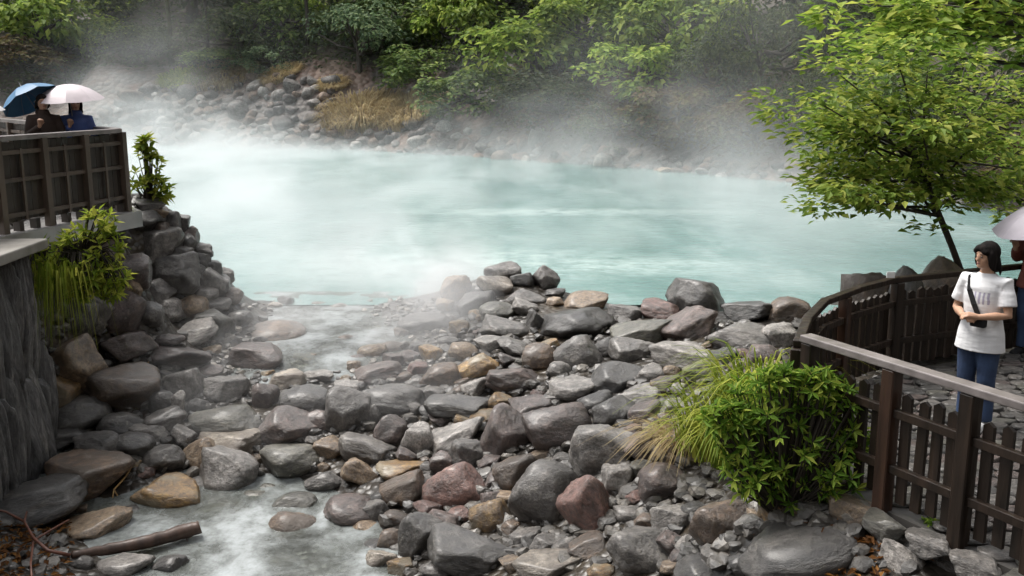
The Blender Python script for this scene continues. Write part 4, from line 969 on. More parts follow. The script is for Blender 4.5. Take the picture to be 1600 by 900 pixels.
def picket_fence(name, pts, z0, label, H=1.05, post_w=.13, picket_w=.075, gap=.13, railmat='wood_rail', postmats=('wood_dark',), lowrails=(.32, .72), top_drop=.18, bottom=.08, posts_at=None, pm_='wood_dark', rail_w=.13):
    pts = [Vector((p.x, p.y)) for p in pts]
    root = empty(name, (pts[0].x, pts[0].y, z0), 0, label, 'fence'); o0 = root.location.copy()
    seg = [(pts[i + 1] - pts[i]).length for i in range(len(pts) - 1)]; tot = sum(seg)
    def along(s):
        for i, l in enumerate(seg):
            if s <= l or i == len(seg) - 1:
                d = (pts[i + 1] - pts[i]).normalized(); return pts[i] + d * s, d
            s -= l
    def w3(p, z): return Vector((p.x, p.y, z0 + z)) - o0
    r = random.Random(len(label))
    for i in range(len(pts) - 1):
        e = (pts[i + 1] - pts[i]).normalized() * (rail_w * .5 if i < len(pts) - 2 else 0)
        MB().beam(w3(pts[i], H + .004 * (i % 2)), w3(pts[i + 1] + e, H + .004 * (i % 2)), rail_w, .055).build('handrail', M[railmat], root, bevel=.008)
        for k, hz in enumerate(lowrails):
            MB().beam(w3(pts[i], hz), w3(pts[i + 1], hz), .05, .06).build('cross_rail', M['wood_dark'], root, bevel=.005)
    pos = posts_at if posts_at else [k * tot / max(1, round(tot / 1.1)) for k in range(max(1, round(tot / 1.1)) + 1)]
    post = MB().box((0, 0, (H - .03) / 2 - .06), (post_w, post_w, H - .03 + .12)).mesh('post')
    for k, s in enumerate(pos):
        p, d = along(s); o = link('post', post, M[postmats[k % len(postmats)]], root, w3(p, 0), (0, 0, math.atan2(d.y, d.x)))
        m = o.modifiers.new('b', 'BEVEL'); m.width = .008; m.segments = 1
    ph = H - top_drop - bottom; hw = picket_w / 2
    mb = MB(); mb.add([(-hw, -.014, 0), (hw, -.014, 0), (hw, .014, 0), (-hw, .014, 0), (-hw, -.014, ph - .025), (hw, -.014, ph - .025), (hw, .014, ph - .025), (-hw, .014, ph - .025), (0, -.014, ph), (0, .014, ph)],
        [(0, 3, 2, 1), (0, 1, 5, 8, 4), (3, 7, 9, 6, 2), (0, 4, 7, 3), (1, 2, 6, 5), (4, 8, 9, 7), (8, 5, 6, 9)]); pk = mb.mesh('picket')
    for q0_, q1_ in zip(pos[:-1], pos[1:]):
        nb = max(1, round((q1_ - q0_ - post_w * .6) / gap - .35))
        for k in range(nb):
            s = q0_ + (q1_ - q0_) * (k + 1) / (nb + 1); p, d = along(s); nrm = Vector((-d.y, d.x)) * .035
            link('picket', pk, M[pm_], root, w3(p + nrm, bottom + r.uniform(-.015, .015)), (0, r.uniform(-.02, .02), math.atan2(d.y, d.x) + r.uniform(-.03, .03)))
    return root
LN = (C_ - A_).length
def s_at(px):                                          # distance along the near railing for a picture column
    best = min(range(400), key=lambda k: abs(800 + F * (lambda q: q.x / q.dot(FW))(A_.lerp(C_, k / 400) - CAM) - px)); return best / 400 * LN
picket_fence('terrace_railing', [A_, C_], TF, 'near dark railing with wet pale handrail and spaced pickets on the terrace edge', posts_at=[.06, s_at(1395), s_at(1520), s_at(1640), LN - .1], postmats=('wood_dark', 'wood_red', 'wood_dark', 'wood_dark', 'wood_dark'), gap=s_at(1462) - s_at(1433), post_w=.105, picket_w=.074, rail_w=.115)
bf_ = picket_fence('curved_picket_fence', [A_ + Vector((-.02, .1, 0)), K1, K2, K3, K4, K5, K6], TF, 'curved dark picket fence along the pool side of the terrace', H=.97, railmat='wood_dark', rail_w=.08, gap=.115, post_w=.1, picket_w=.085, postmats=('wood_dark', 'wood_dark', 'wood_red'), bottom=.06, top_drop=.12)
# small pale notice plates on that fence
for (a, b, z) in [(1305, 470, .8), (1392, 428, 1.05)]:
    q = at_z(a, b, TF + z); mb = MB().box((0, 0, 0), (.08, .012, .06)); o = mb.build('plate', plain('white_plate', (.75, .75, .74), (.65, .65, .64), rough=.4, bump=0) if 'pl' not in M else M['pl'], bf_)
    o.location = q - bf_.location + Vector((-.02, -.05, 0)); M['pl'] = o.data.materials[0]

# ------------------------------------------------------------------ viewing deck at the left
DF = 2.04
E0 = at_z(195, 330, DF); E1 = at_z(0, 366, DF); dE = (E1 - E0).normalized(); E2 = E1 + dE * 2.2
K_ = Vector((E0.x - 1.55, E0.y + 2.4, DF)); K__ = K_ + Vector((-6, 5.5, 0))
poly = [E2.xy, E0.xy, K_.xy, K__.xy, Vector((-16, 20)), Vector((-16, E2.y))]
mb = MB(); n = len(poly); nrm_e = Vector((-dE.y, dE.x))
if nrm_e.x < 0: nrm_e = -nrm_e
outp = [poly[0] + nrm_e * .18, poly[1] + nrm_e * .18 + Vector((0.05, .1)), poly[2] + Vector((.1, .1))] + poly[3:]
mb.add([(*p, DF) for p in outp] + [(*p, DF - .22) for p in outp], [tuple(range(n)), tuple(range(n, 2 * n))[::-1]] + [(i, n + i, n + (i + 1) % n, (i + 1) % n) for i in range(n)])
me = mb.mesh('viewing_deck'); bmx = bmesh.new(); bmx.from_mesh(me); bmesh.ops.recalc_face_normals(bmx, faces=bmx.faces); bmx.to_mesh(me); bmx.free()
dk = link('viewing_deck', me, M['deck']); dk['kind'] = 'structure'
def plank_fence(name, a, b, label, H=1.12, skip_gap=True, panel=True, nposts=5):
    root = empty(name, a, 0, label, 'fence'); L = (b - a).length; d = (b - a).normalized(); ang = math.atan2(d.y, d.x); nn = Vector((-d.y, d.x, 0))
    if nn.dot(CAM - a) < 0: nn = -nn
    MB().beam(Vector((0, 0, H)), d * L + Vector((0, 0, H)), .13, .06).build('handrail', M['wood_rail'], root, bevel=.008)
    for hz in (.2, .62, .95):
        MB().beam(nn * .035 + Vector((0, 0, hz)), d * L + nn * .035 + Vector((0, 0, hz)), .04, .05).build('cross_rail', M['wood_grey'], root, bevel=.004)
    post = MB().box((0, 0, H / 2 - .02), (.085, .085, H)).mesh('post')
    for k in range(nposts): link('post', post, M['wood_grey'], root, d * (L * k / (nposts - 1)) + nn * .05, (0, 0, ang))
    slim = MB().box((0, 0, .56), (.035, .03, .86)).mesh('slim_post')
    for k in range(nposts - 1): link('slim_post', slim, M['wood_grey'], root, d * (L * (k + .5) / (nposts - 1)) + nn * .045, (0, 0, ang))
    bd = MB().box((0, 0, .6), (.092, .018, .96)).mesh('board'); r = random.Random(4); s = .05
    while s < L:
        link('board', bd, M['wood_board'], root, d * s + Vector((0, 0, r.uniform(-.015, .015))), (0, 0, ang)); s += .1
    foot = MB().box((0, 0, .06), (.07, .1, .12)).mesh('foot'); s = .06
    while s < L: link('foot', foot, M['wood_board'], root, d * s, (0, 0, ang)); s += .27
    return root
plank_fence('plank_fence', E0, E2, 'tall dark plank fence with pale wet handrail on the viewing deck edge', nposts=7)
plank_fence('plank_fence', E0 + (K_ - E0).normalized() * .12, K_ + (K__ - K_).normalized() * 5.5, 'farther dark plank fence on the pool side of the deck behind the umbrellas', nposts=8)
# cut rock wall with concrete ledge below the deck
wl = empty('rock_wall', (E1.x, E1.y, 0), 0, 'dark vertical cut rock wall with concrete ledge below the deck', 'wall'); W0 = wl.location.copy()
wr = random.Random(91)
q0 = at_y(62, 420, 11.3); q1 = at_y(-60, 420, 9.6)
dw = Vector((q1.x - q0.x, q1.y - q0.y, 0)); Lw = dw.length; dw.normalize(); nw = Vector((-dw.y, dw.x, 0))
if nw.dot(CAM - q0) < 0: nw = -nw
zt = 1.92
for c in range(18):
    for rw in range(2):
        hh = (zt + .9) / 2; o = link('wall_stone', wr.choice(RM['a']), M['cliff'], wl)
        o.location = Vector((q0.x, q0.y, 0)) + dw * (Lw * (c + .5) / 11 + wr.uniform(-.05, .05)) + Vector((0, 0, -.9 + hh * (rw + .5) + wr.uniform(-.2, .2))) - nw * (.14 + .1 * rw + wr.uniform(-.06, .06)) - W0
        o.scale = (Lw / 11 * .68, .26, hh * .6); o.location.z = min(o.location.z, zt - .02 - hh * .6); o.rotation_euler = (wr.uniform(-.1, .1), wr.uniform(-.12, .12), math.atan2(dw.y, dw.x))
mb = MB(); mb.beam(Vector((q0.x, q0.y, .45)) - W0 - nw * .42, Vector((q0.x, q0.y, .45)) - W0 - nw * .42 + dw * Lw * 1.7, .3, 2.9); mb.build('backing', M['terrace'], wl)
l0 = Vector((q0.x, q0.y, zt + .05)) - W0 - nw * .2
MB().beam(l0 - dw * .05, l0 + dw * (Lw + .8), .62, .12).build('ledge', M['concrete'], wl, bevel=.02)

# ------------------------------------------------------------------ umbrellas
def cloth(name, c1, c2=None, rough=.75, bump=.25, scale=9): return plain(name, c1, c2 or tuple(x * .75 for x in c1), scale=scale, rough=rough, bump=bump, dist=.01, spec=.3)
def umbrella(loc, rot, Rr, depth, c_out, label, group='umbrellas', shaft=.75, hatch=None):
    root = empty('umbrella', loc, 0, label, 'umbrella', group); root.rotation_euler = rot
    n = 8; mt = cloth('umbrella_' + label.split()[0] + label.split()[1], c_out, tuple(x * .88 for x in c_out), rough=.45, bump=.05)
    def prof(u): return depth * (1 - u ** 2.1)
    for k in range(n):
        mb = MB(); NU, NV = 7, 5
        for i in range(NU + 1):
            u = i / NU
            for j in range(NV + 1):
                v = j / NV; a = 2 * math.pi * (k + v) / n
                sag = math.sin(math.pi * v)
                rad = Rr * u * (1 - .055 * sag * u); z = prof(u) - .012 * sag * u
                mb.v.append((rad * math.cos(a), rad * math.sin(a), z))
        for i in range(NU):
            for j in range(NV):
                q = i * (NV + 1) + j; mb.f.append((q, q + NV + 1, q + NV + 2, q + 1))
        mb.build('canopy_panel', mt, root, smooth=True)
        a = 2 * math.pi * k / n; mb = MB()
        mb.tube([(Rr * u * math.cos(a), Rr * u * math.sin(a), prof(u) - .008) for u in (.02, .3, .6, .8, 1.0)], .003, 5); mb.build('rib', M['metal'], root)
    MB().tube([(0, 0, depth + .05), (0, 0, depth - shaft)], .006, 8).build('shaft', M['metal'], root, smooth=True)
    MB().tube([(0, 0, depth + .05), (0, 0, depth + .09)], [.008, .003], 8).build('ferrule', M['metal'], root)
    MB().limb([(0, 0, depth - shaft), (0, 0, depth - shaft - .1)], [.013, .014], 10).build('handle', M['rubber'], root, smooth=True)
    return root
M['metal'] = plain('umbrella_metal', (.25, .25, .26), rough=.35, bump=0)
M['rubber'] = plain('dark_rubber', (.02, .02, .022), rough=.6, bump=0)

# ------------------------------------------------------------------ people
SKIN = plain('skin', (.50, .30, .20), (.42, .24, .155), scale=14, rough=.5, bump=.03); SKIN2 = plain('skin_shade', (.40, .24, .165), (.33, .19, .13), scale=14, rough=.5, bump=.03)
HAIR = plain('black_hair', (.016, .013, .012), (.008, .007, .007), scale=30, stretch=(1, 1, .15), rough=.8, bump=.5, spec=.08)
JEANS = plain('blue_denim', (.035, .065, .14), (.02, .035, .08), scale=10, rough=.8, bump=.35, detail=8)
WHITE = cloth('white_cotton', (.74, .74, .75), (.64, .64, .66), rough=.85, bump=.5, scale=7)
EYE = plain('dark_eye', (.01, .008, .008), rough=.2, bump=0); LIP = plain('lips', (.33, .14, .12), rough=.5, bump=0); SHOE = cloth('white_shoe', (.7, .7, .7)); BLK = cloth('black_webbing', (.015, .015, .017))
def hand(mb, wrist, fwd, up, side, s=1.0, curl=.9):
    """palm, four unequal bent fingers and a thumb leaving the side of the palm"""
    wrist = Vector(wrist); fwd = Vector(fwd).normalized(); up = Vector(up); up = (up - fwd * up.dot(fwd)).normalized(); lat = fwd.cross(up) * side
    L = .085 * s
    mb.limb([wrist, wrist + fwd * L * .5, wrist + fwd * L], [.024 * s, .03 * s, .03 * s], 10)
    for k in (-1, 1): mb.limb([wrist + fwd * L * .35 + lat * .014 * k * s, wrist + fwd * L * .95 + lat * .024 * k * s], [.018 * s, .016 * s], 8)
    for k, ln in enumerate((.066, .075, .07, .055)):
        b = wrist + fwd * L * .98 + lat * (-.033 + .022 * k) * s; ln *= s
        d1 = (fwd * math.cos(curl * .5) - up * math.sin(curl * .5)); d2 = (fwd * math.cos(curl * 1.3) - up * math.sin(curl * 1.3)); d3 = (fwd * math.cos(curl * 1.9) - up * math.sin(curl * 1.9))
        p1 = b + d1 * ln * .45; p2 = p1 + d2 * ln * .32; p3 = p2 + d3 * ln * .25
        mb.limb([b, p1, p2, p3], [.0098 * s, .0092 * s, .0085 * s, .0075 * s], 8)
    tb = wrist + fwd * L * .3 - lat * .028 * s; t1 = tb - lat * .02 * s + fwd * .028 * s - up * .01 * s; t2 = t1 + fwd * .03 * s - up * .018 * s + lat * .004 * s
    mb.limb([tb, t1, t2], [.013 * s, .0115 * s, .0095 * s], 8)
def person(loc, rz, label, H=1.62, head_turn=0.0, arms=None, top=None, legs=None, skin=SKIN, hair='bob', vox=.009, top_len=.70, sleeve='short', hood=False, shoes=SHOE, group=None, head_tilt=0.0):
    """local frame: +Y is where the chest faces, z up, feet at 0; one continuous body with clothes over it"""
    root = empty('person', loc, rz, label, 'person', group); k = H / 1.62
    root.scale = (k, k, k)
    A = arms
    b = MB()
    # trunk
    b.rings([(.80, .135, .095, 0, 0), (.90, .145, .10, 0, 0), (1.0, .125, .09, 0, .0), (1.12, .14, .098, 0, 0), (1.24, .155, .10, 0, -.005), (1.31, .14, .085, 0, -.01), (1.36, .07, .06, 0, -.01), (1.40, .05, .052, 0, .0)], 20)
    b.limb([(0, -.005, 1.34), (0, .012, 1.45)], [.052, .05], 14)
    for s in (-1, 1):
        b.limb([(s * .075, 0, .84), (s * .085, .012, .62), (s * .085, .01, .45), (s * .085, -.02, .28), (s * .085, -.02, .09)], [.088, .074, .054, .05, .035], 14)
        b.limb([(s * .085, -.04, .045), (s * .09, .05, .035), (s * .095, .13, .028)], [.036, .038, .03], 10)
        sh, el, wr_ = [Vector(q) for q in A[s][:3]]
        b.limb([sh, sh.lerp(el, .5), el, el.lerp(wr_, .4), wr_], [.052, .044, .038, .037, .025], 12)
    # head, turned on the neck
    hm = Matrix.Translation((0, .015, 1.40)) @ Matrix.Rotation(head_turn, 4, 'Z') @ Matrix.Rotation(head_tilt, 4, 'X')
    hb = MB()
    hb.ell((0, .0, .125), (.074, .09, .098)); hb.ell((0, .022, .075), (.056, .062, .07))
    hb.ell((0, .072, .04), (.026, .022, .02)); hb.ell((0, .093, .092), (.011, .016, .013)); hb.limb([(0, .084, .135), (0, .095, .1)], [.008, .011], 8)
    for s in (-1, 1):
        hb.ell((s * .03, .072, .14), (.022, .012, .008)); hb.ell((s * .035, .06, .09), (.022, .02, .018)); hb.ell((s * .075, -.005, .105), (.01, .018, .03))
    b.add([hm @ Vector(v) for v in hb.v], hb.f)
    for s in (-1, 1):
        q = A[s]
        if len(q) > 3: hand(b, q[2], q[3], q[4], q[5] if len(q) > 5 else s, 1.0, q[6] if len(q) > 6 else .9)
    body = b.build('body', skin, root, remesh=vox, smoothit=2)
    hx_ = empty
    def headpart(name, mb2, mat_, parent=body, **kk):
        mb2.v = [tuple(hm @ Vector(v)) for v in mb2.v]; return mb2.build(name, mat_, parent, **kk)
    for s in (-1, 1):
        headpart('eye', MB().ell((s * .031, .083, .118), (.012, .006, .006), None, 10, 6), EYE, smooth=True)
        headpart('eyebrow', MB().ell((s * .031, .085, .142), (.017, .005, .003), None, 10, 6), HAIR, smooth=True)
    headpart('lips', MB().ell((0, .086, .062), (.02, .008, .007), None, 10, 6), LIP, smooth=True)
    hr = MB()
    if hair == 'bob':
        hr.ell((0, -.018, .145), (.089, .098, .098)); hr.ell((0, -.045, .06), (.086, .066, .095)); hr.ell((0, .06, .19), (.062, .036, .028), (-.5, 0, 0))
        for s in (-1, 1): hr.ell((s * .078, .012, .09), (.02, .042, .08)); hr.ell((s * .045, .062, .165), (.036, .028, .026), (-.4, s * .4, 0))
    else:
        hr.ell((0, -.016, .15), (.084, .096, .09)); hr.ell((0, -.04, .09), (.078, .06, .06)); hr.ell((0, .055, .195), (.055, .034, .024), (-.5, 0, 0))
    hrr = random.Random(3)
    for q in range(22):                                   # loose strands break the outline
        a = hrr.uniform(.9, 2 * math.pi - .9) + math.pi / 2; x, y = math.cos(a) * .085, math.sin(a) * .08 - .025; zb = -.02 if hair == 'bob' else .05
        hr.limb([(x, y, zb + .07), (x * 1.08, y * 1.06, zb + .02), (x * hrr.uniform(.95, 1.2), y * hrr.uniform(.95, 1.2), zb - hrr.uniform(.0, .035))], [.013, .010, .005], 6)
    headpart('hair', hr, HAIR, remesh=.008, smoothit=2)
    # top garment
    c = MB(); z0 = top_len
    c.rings([(z0, .212, .155, 0, 0), (z0 + .02, .207, .15, 0, 0), (.86, .192, .138, 0, 0), (1.0, .158, .118, 0, 0), (1.14, .165, .122, 0, .004), (1.25, .172, .118, 0, 0), (1.315, .15, .098, 0, -.008), (1.355, .085, .072, 0, -.008), (1.372, .066, .062, 0, -.004)], 24)
    for s in (-1, 1):
        sh, el, wr_ = [Vector(q) for q in A[s][:3]]
        inn_ = Vector((s * .09, 0, sh.z - .01))
        if sleeve == 'short': c.tube([inn_, sh, sh.lerp(el, .35), sh.lerp(el, .72)], [.075, .074, .07, .075], 14)
        else: c.tube([inn_, sh, sh.lerp(el, .5), el, el.lerp(wr_, .5), el.lerp(wr_, .93)], [.08, .076, .066, .06, .052, .042], 14)
    if hood: c.ell((0, -.075, 1.38), (.1, .055, .06)); c.rings([(1.33, .1, .085, 0, -.01), (1.40, .078, .078, 0, -.005), (1.42, .08, .08, 0, -.005)], 18)
    tp = c.build('jacket' if sleeve != 'short' else 't_shirt', top, body, remesh=vox, smoothit=3)
    # trousers
    t = MB(); t.rings([(.76, .16, .115, 0, 0), (.84, .158, .115, 0, 0), (.92, .15, .108, 0, 0), (.97, .145, .104, 0, 0)], 20)
    for s in (-1, 1):
        t.tube([(s * .075, 0, .86), (s * .085, .01, .66), (s * .087, .012, .46), (s * .087, -.018, .28), (s * .087, -.018, .085)], [.1, .09, .075, .068, .068], 16)
    t.build('trousers', legs, body, remesh=vox * 1.1, smoothit=3)
    for s in (-1, 1):
        sm = MB(); sm.limb([(s * .087, -.05, .04), (s * .09, .04, .042), (s * .095, .13, .032)], [.042, .046, .036], 12); sm.box((s * .091, .04, .012), (.085, .24, .024))
        sm.build('shoe', shoes, body, remesh=.009, smoothit=2)
    return root, body, tp
# visitor in the white shirt
m, t, bsd = newmat('white_shirt_with_print')
tc = nd(t, 'ShaderNodeTexCoord'); nz = nd(t, 'ShaderNodeTexNoise'); nz.inputs['Scale'].default_value = 7; nz.inputs['Detail'].default_value = 5; t.links.new(tc.outputs['Object'], nz.inputs['Vector'])
r1 = ramp(t, [(.3, (.62, .62, .64)), (.7, (.76, .76, .77))]); t.links.new(nz.outputs['Fac'], r1.inputs[0])
sep = nd(t, 'ShaderNodeSeparateXYZ'); t.links.new(tc.outputs['Object'], sep.inputs[0])
def band(sock, lo, hi):
    a = nd(t, 'ShaderNodeMath', operation='GREATER_THAN'); a.inputs[1].default_value = lo; b2 = nd(t, 'ShaderNodeMath', operation='LESS_THAN'); b2.inputs[1].default_value = hi
    c = nd(t, 'ShaderNodeMath', operation='MULTIPLY'); t.links.new(sock, a.inputs[0]); t.links.new(sock, b2.inputs[0]); t.links.new(a.outputs[0], c.inputs[0]); t.links.new(b2.outputs[0], c.inputs[1]); return c.outputs[0]
def mul(a, b2):
    c = nd(t, 'ShaderNodeMath', operation='MULTIPLY'); t.links.new(a, c.inputs[0]); t.links.new(b2, c.inputs[1]); return c.outputs[0]
wv = nd(t, 'ShaderNodeTexWave'); wv.inputs['Scale'].default_value = 9; wv.inputs['Distortion'].default_value = 3.5; wv.inputs['Detail'].default_value = 2; t.links.new(tc.outputs['Object'], wv.inputs['Vector'])
gt = nd(t, 'ShaderNodeMath', operation='GREATER_THAN'); gt.inputs[1].default_value = .55; t.links.new(wv.outputs['Fac'], gt.inputs[0])
mask = mul(mul(band(sep.outputs['X'], -.11, .03), band(sep.outputs['Z'], 1.12, 1.22)), mul(band(sep.outputs['Y'], .03, 1), gt.outputs[0]))
mx = nd(t, 'ShaderNodeMix', data_type='RGBA'); mx.inputs['B'].default_value = (.13, .09, .26, 1); mh = nd(t, 'ShaderNodeMath', operation='MULTIPLY'); mh.inputs[1].default_value = .55; t.links.new(mask, mh.inputs[0]); t.links.new(mh.outputs[0], mx.inputs['Factor']); t.links.new(r1.outputs[0], mx.inputs['A']); t.links.new(mx.outputs['Result'], bsd.inputs['Base Color'])
bsd.inputs['Roughness'].default_value = .85
mp = nd(t, 'ShaderNodeMapping'); mp.inputs['Rotation'].default_value = (0, R(35), 0); mp.inputs['Scale'].default_value = (3, 3, 13); t.links.new(tc.outputs['Object'], mp.inputs['Vector'])
nz2 = nd(t, 'ShaderNodeTexNoise'); nz2.inputs['Scale'].default_value = 1.3; nz2.inputs['Detail'].default_value = 2; t.links.new(mp.outputs[0], nz2.inputs['Vector'])
bp = nd(t, 'ShaderNodeBump'); bp.inputs['Strength'].default_value = .4; bp.inputs['Distance'].default_value = .03; t.links.new(nz2.outputs['Fac'], bp.inputs['Height']); t.links.new(bp.outputs[0], bsd.inputs['Normal'])
SHIRT = m
pw = at_z(1518, 668, TF + .02)
hp = at_y(1542, 380, pw.y); Hp = hp.z - TF - .02
armsW = {1: ((.165, -.01, 1.29), (.235, -.01, 1.03), (.075, .2, 1.02), (-.85, .5, .1), (0, .2, 1), 1, .8), -1: ((-.165, -.01, 1.29), (-.225, .03, 1.04), (-.07, .215, 1.03), (.8, .55, .15), (0, .2, 1), -1, .8)}
pr, body, tp = person((pw.x, pw.y, TF + .02), R(128), 'person in white t-shirt and jeans with black shoulder strap standing on the terrace', H=Hp, head_turn=R(-22), head_tilt=R(-4), arms=armsW, top=SHIRT, legs=JEANS, vox=.0085, top_len=.71)
# strap from the left shoulder down to a small pouch held at the waist
mb = MB(); sp = [(.115, -.105, 1.20), (.115, -.05, 1.345), (.11, .05, 1.325), (.075, .118, 1.23), (.02, .136, 1.12), (-.04, .135, 1.0)]
for i in range(len(sp) - 1): mb.beam(sp[i], Vector(sp[i + 1]) + (Vector(sp[i + 1]) - Vector(sp[i])).normalized() * .012, .008, .042, up=Vector((.75, .1, .65)))
bg_ = empty('shoulder_bag', pr.location, pr.rotation_euler.z, 'small black shoulder bag with strap across the white t-shirt', 'bag'); bg_.scale = pr.scale
mb.build('strap', BLK, bg_, bevel=.003)
MB().box((-.05, .165, .985), (.13, .06, .1)).build('pouch', BLK, bg_, bevel=.015)
# second visitor at the right edge with umbrella
px2 = at_z(1606, 556, TF + .02)
carry = {1: ((.165, -.01, 1.29), (.22, .05, 1.07), (.12, .24, 1.2), (0, .3, 1), (0, -1, .2), 1, 1.5), -1: ((-.165, -.01, 1.29), (-.21, -.02, 1.04), (-.2, .1, .84), (0, .2, -1), (0, 1, 0), -1, .6)}
MAROON = cloth('maroon_knit', (.16, .05, .04)); BROWNJ = cloth('dark_brown_coat', (.035, .022, .018)); BLUEJ = cloth('blue_rain_jacket', (.06, .10, .30), rough=.45); NAVY = cloth('navy_cloth', (.02, .025, .06))
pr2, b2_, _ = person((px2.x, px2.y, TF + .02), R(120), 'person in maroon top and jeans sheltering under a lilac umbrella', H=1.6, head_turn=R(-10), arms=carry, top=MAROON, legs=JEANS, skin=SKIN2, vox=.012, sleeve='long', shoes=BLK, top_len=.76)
hnd = pr2.matrix_basis @ Vector((.12, .3, 1.24))
ux = at_y(1612, 345, px2.y)
umbrella((hnd.x + .3, hnd.y, hnd.z + .24), (0, R(-18), .2), .5, .2, (.42, .39, .44), 'lilac grey umbrella over the person in maroon', shaft=.6)
# the two visitors on the deck
d1 = at_y(121, 200, 14.3); d2 = at_y(70, 200, 13.9)
lean = {1: ((.165, -.01, 1.29), (.23, .05, 1.06), (.1, .24, 1.2), (0, .3, 1), (0, -1, .2), 1, 1.5), -1: ((-.165, -.01, 1.29), (-.22, .06, 1.05), (-.14, .26, 1.08), (.2, 1, 0), (0, 0, 1), -1, .6)}
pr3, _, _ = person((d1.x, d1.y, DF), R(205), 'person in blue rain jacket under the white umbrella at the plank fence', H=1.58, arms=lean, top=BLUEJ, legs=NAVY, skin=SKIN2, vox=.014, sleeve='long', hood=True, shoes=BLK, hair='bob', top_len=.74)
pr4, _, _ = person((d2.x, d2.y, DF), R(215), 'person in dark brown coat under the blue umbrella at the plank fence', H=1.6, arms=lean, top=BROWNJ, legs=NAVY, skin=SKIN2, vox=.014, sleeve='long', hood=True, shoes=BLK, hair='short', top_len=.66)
u1 = at_y(109, 156, d1.y - .1); umbrella(u1, (R(4), R(-3), .3), .47, .22, (.56, .50, .53), 'white pinkish umbrella held by the person in blue jacket', shaft=.66)
u2 = at_y(48, 158, d2.y + .15); umbrella(u2, (R(-12), R(-32), .1), .41, .22, (.055, .16, .29), 'bright blue tilted umbrella held by the person in brown coat', shaft=.66)
u3 = at_y(-52, 172, 13.2); umbrella(u3, (0, 0, .5), .46, .2, (.55, .54, .54), 'plain white umbrella mostly cut off behind the plank fence', shaft=.66)
pr5, _, _ = person((u3.x - .05, u3.y, DF), R(200), 'person in dark clothes under the cut off white umbrella', H=1.55, arms=lean, top=NAVY, legs=NAVY, skin=SKIN2, vox=.016, sleeve='long', shoes=BLK, hair='short')

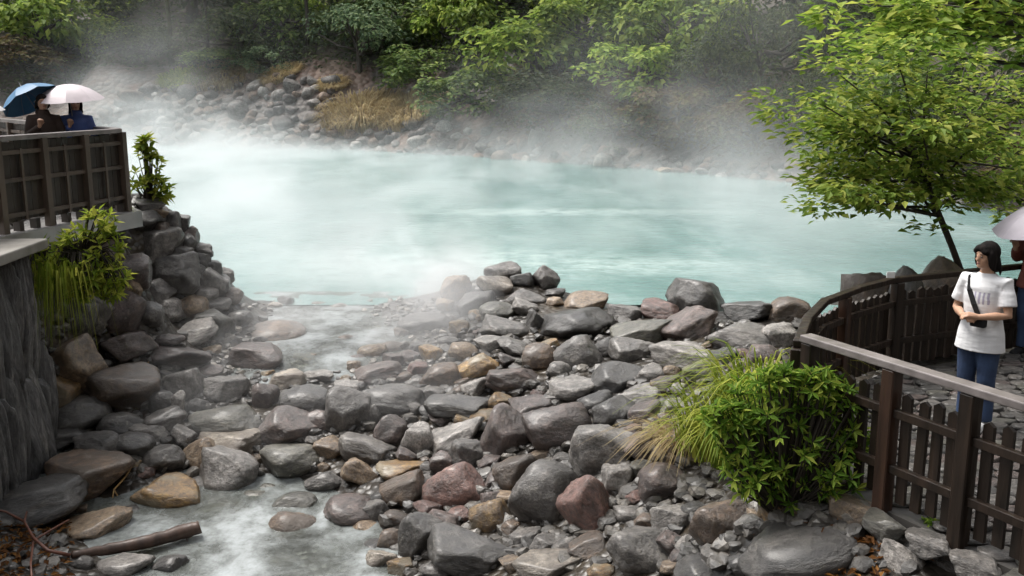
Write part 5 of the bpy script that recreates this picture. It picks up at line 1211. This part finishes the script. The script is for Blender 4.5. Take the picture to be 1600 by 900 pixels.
# ------------------------------------------------------------------ steam over the hot water
def steam(name, lo, hi, dens, hscale, nscale, thr, label, seedoff=(0, 0, 0), xgrad=None, step=None):
    mb = MB(); mb.box([(lo[i] + hi[i]) / 2 for i in range(3)], [hi[i] - lo[i] for i in range(3)])
    m = bpy.data.materials.new(name); m.use_nodes = True; t = m.node_tree; t.nodes.clear()
    out = nd(t, 'ShaderNodeOutputMaterial'); pv = nd(t, 'ShaderNodeVolumePrincipled'); pv.inputs['Color'].default_value = (.97, .98, 1, 1); pv.inputs['Anisotropy'].default_value = 0.0
    t.links.new(pv.outputs[0], out.inputs['Volume'])
    tc = nd(t, 'ShaderNodeTexCoord'); sp_ = nd(t, 'ShaderNodeSeparateXYZ'); t.links.new(tc.outputs['Object'], sp_.inputs[0])
    def mt(op, a, b=None, c=None, clamp=False):
        n = nd(t, 'ShaderNodeMath', operation=op); n.use_clamp = clamp
        for i, v in enumerate((a, b, c)):
            if v is None: continue
            if isinstance(v, (int, float)): n.inputs[i].default_value = v
            else: t.links.new(v, n.inputs[i])
        return n.outputs[0]
    def noise(scale, loc, det):
        mp = nd(t, 'ShaderNodeMapping'); mp.inputs['Scale'].default_value = scale; mp.inputs['Location'].default_value = loc; t.links.new(tc.outputs['Object'], mp.inputs['Vector'])
        n = nd(t, 'ShaderNodeTexNoise'); n.inputs['Scale'].default_value = 1; n.inputs['Detail'].default_value = det; n.inputs['Roughness'].default_value = .55; n.inputs['Distortion'].default_value = .35; t.links.new(mp.outputs[0], n.inputs['Vector']); return n.outputs['Fac']
    nA = noise(nscale, seedoff, 3)
    nB = noise((nscale[0] * .45, nscale[1] * .35, .0), (seedoff[0] + 9, 4, 0), 1)           # where plumes rise
    hs_ = mt('MULTIPLY_ADD', mt('SUBTRACT', nB, .46, clamp=True), hscale[1], hscale[0])
    fall = mt('EXPONENT', mt('MULTIPLY', mt('DIVIDE', mt('SUBTRACT', sp_.outputs['Z'], lo[2]), hs_), -1.0))
    pf = mt('MULTIPLY', mt('SUBTRACT', nA, thr[0], clamp=True), 1.0 / (thr[1] - thr[0]), clamp=True)
    d = mt('MULTIPLY', mt('MULTIPLY', fall, mt('MULTIPLY_ADD', pf, .93, .07)), dens)
    # thin out towards the sides of the cloud
    def edge(s, a, b, fade): return mt('MULTIPLY', mt('DIVIDE', mt('SUBTRACT', s, a), fade, clamp=True), mt('DIVIDE', mt('SUBTRACT', b, s), fade, clamp=True))
    d = mt('MULTIPLY', d, mt('MULTIPLY', edge(sp_.outputs['X'], lo[0], hi[0], 2.5 if hi[0] - lo[0] > 12 else 1.2), edge(sp_.outputs['Y'], lo[1], hi[1], 3.0 if hi[1] - lo[1] > 12 else 1.5)))
    d = mt('MULTIPLY', d, mt('DIVIDE', mt('SUBTRACT', hi[2], sp_.outputs['Z']), (hi[2] - lo[2]) * .35, clamp=True))
    if xgrad: d = mt('MULTIPLY', d, mt('MULTIPLY_ADD', mt('DIVIDE', mt('SUBTRACT', xgrad[1], sp_.outputs['X']), xgrad[1] - xgrad[0], clamp=True), 1 - xgrad[2], xgrad[2]))
    t.links.new(d, pv.inputs['Density'])
    try: m.cycles.volume_step_rate = step or 1.0
    except Exception: pass
    try: m.volume_intersection_method = 'ACCURATE'
    except Exception: pass
    o = mb.build(name, m); tag(o, label, 'steam', None, 'stuff'); return o
steam('steam', (-34, 15.5, .03), (20, 60, 9), .32, (.34, 7.0), (.2, .12, .34), (.47, .60), 'white steam drifting over the hot pool', xgrad=(-12, 8, .2))
steam('steam', (-5.0, 11.2, -.6), (-.1, 21.5, 2.2), 1.6, (.45, 3.5), (.5, .4, .7), (.46, .64), 'thin steam drifting over the stony pool outlet', seedoff=(3, 1, 0))
steam('steam', (5.5, 35, .03), (13.5, 46, 13), .022, (10.0, 6.0), (.3, .3, .2), (.42, .66), 'tall grey steam plume rising before the dark far shore trees', seedoff=(1, 7, 0))
steam('steam', (-24, 50, .03), (-16, 60, 11), .035, (6.0, 6.0), (.3, .3, .2), (.42, .64), 'pale steam plume rising behind the white umbrella', seedoff=(5, 2, 0))
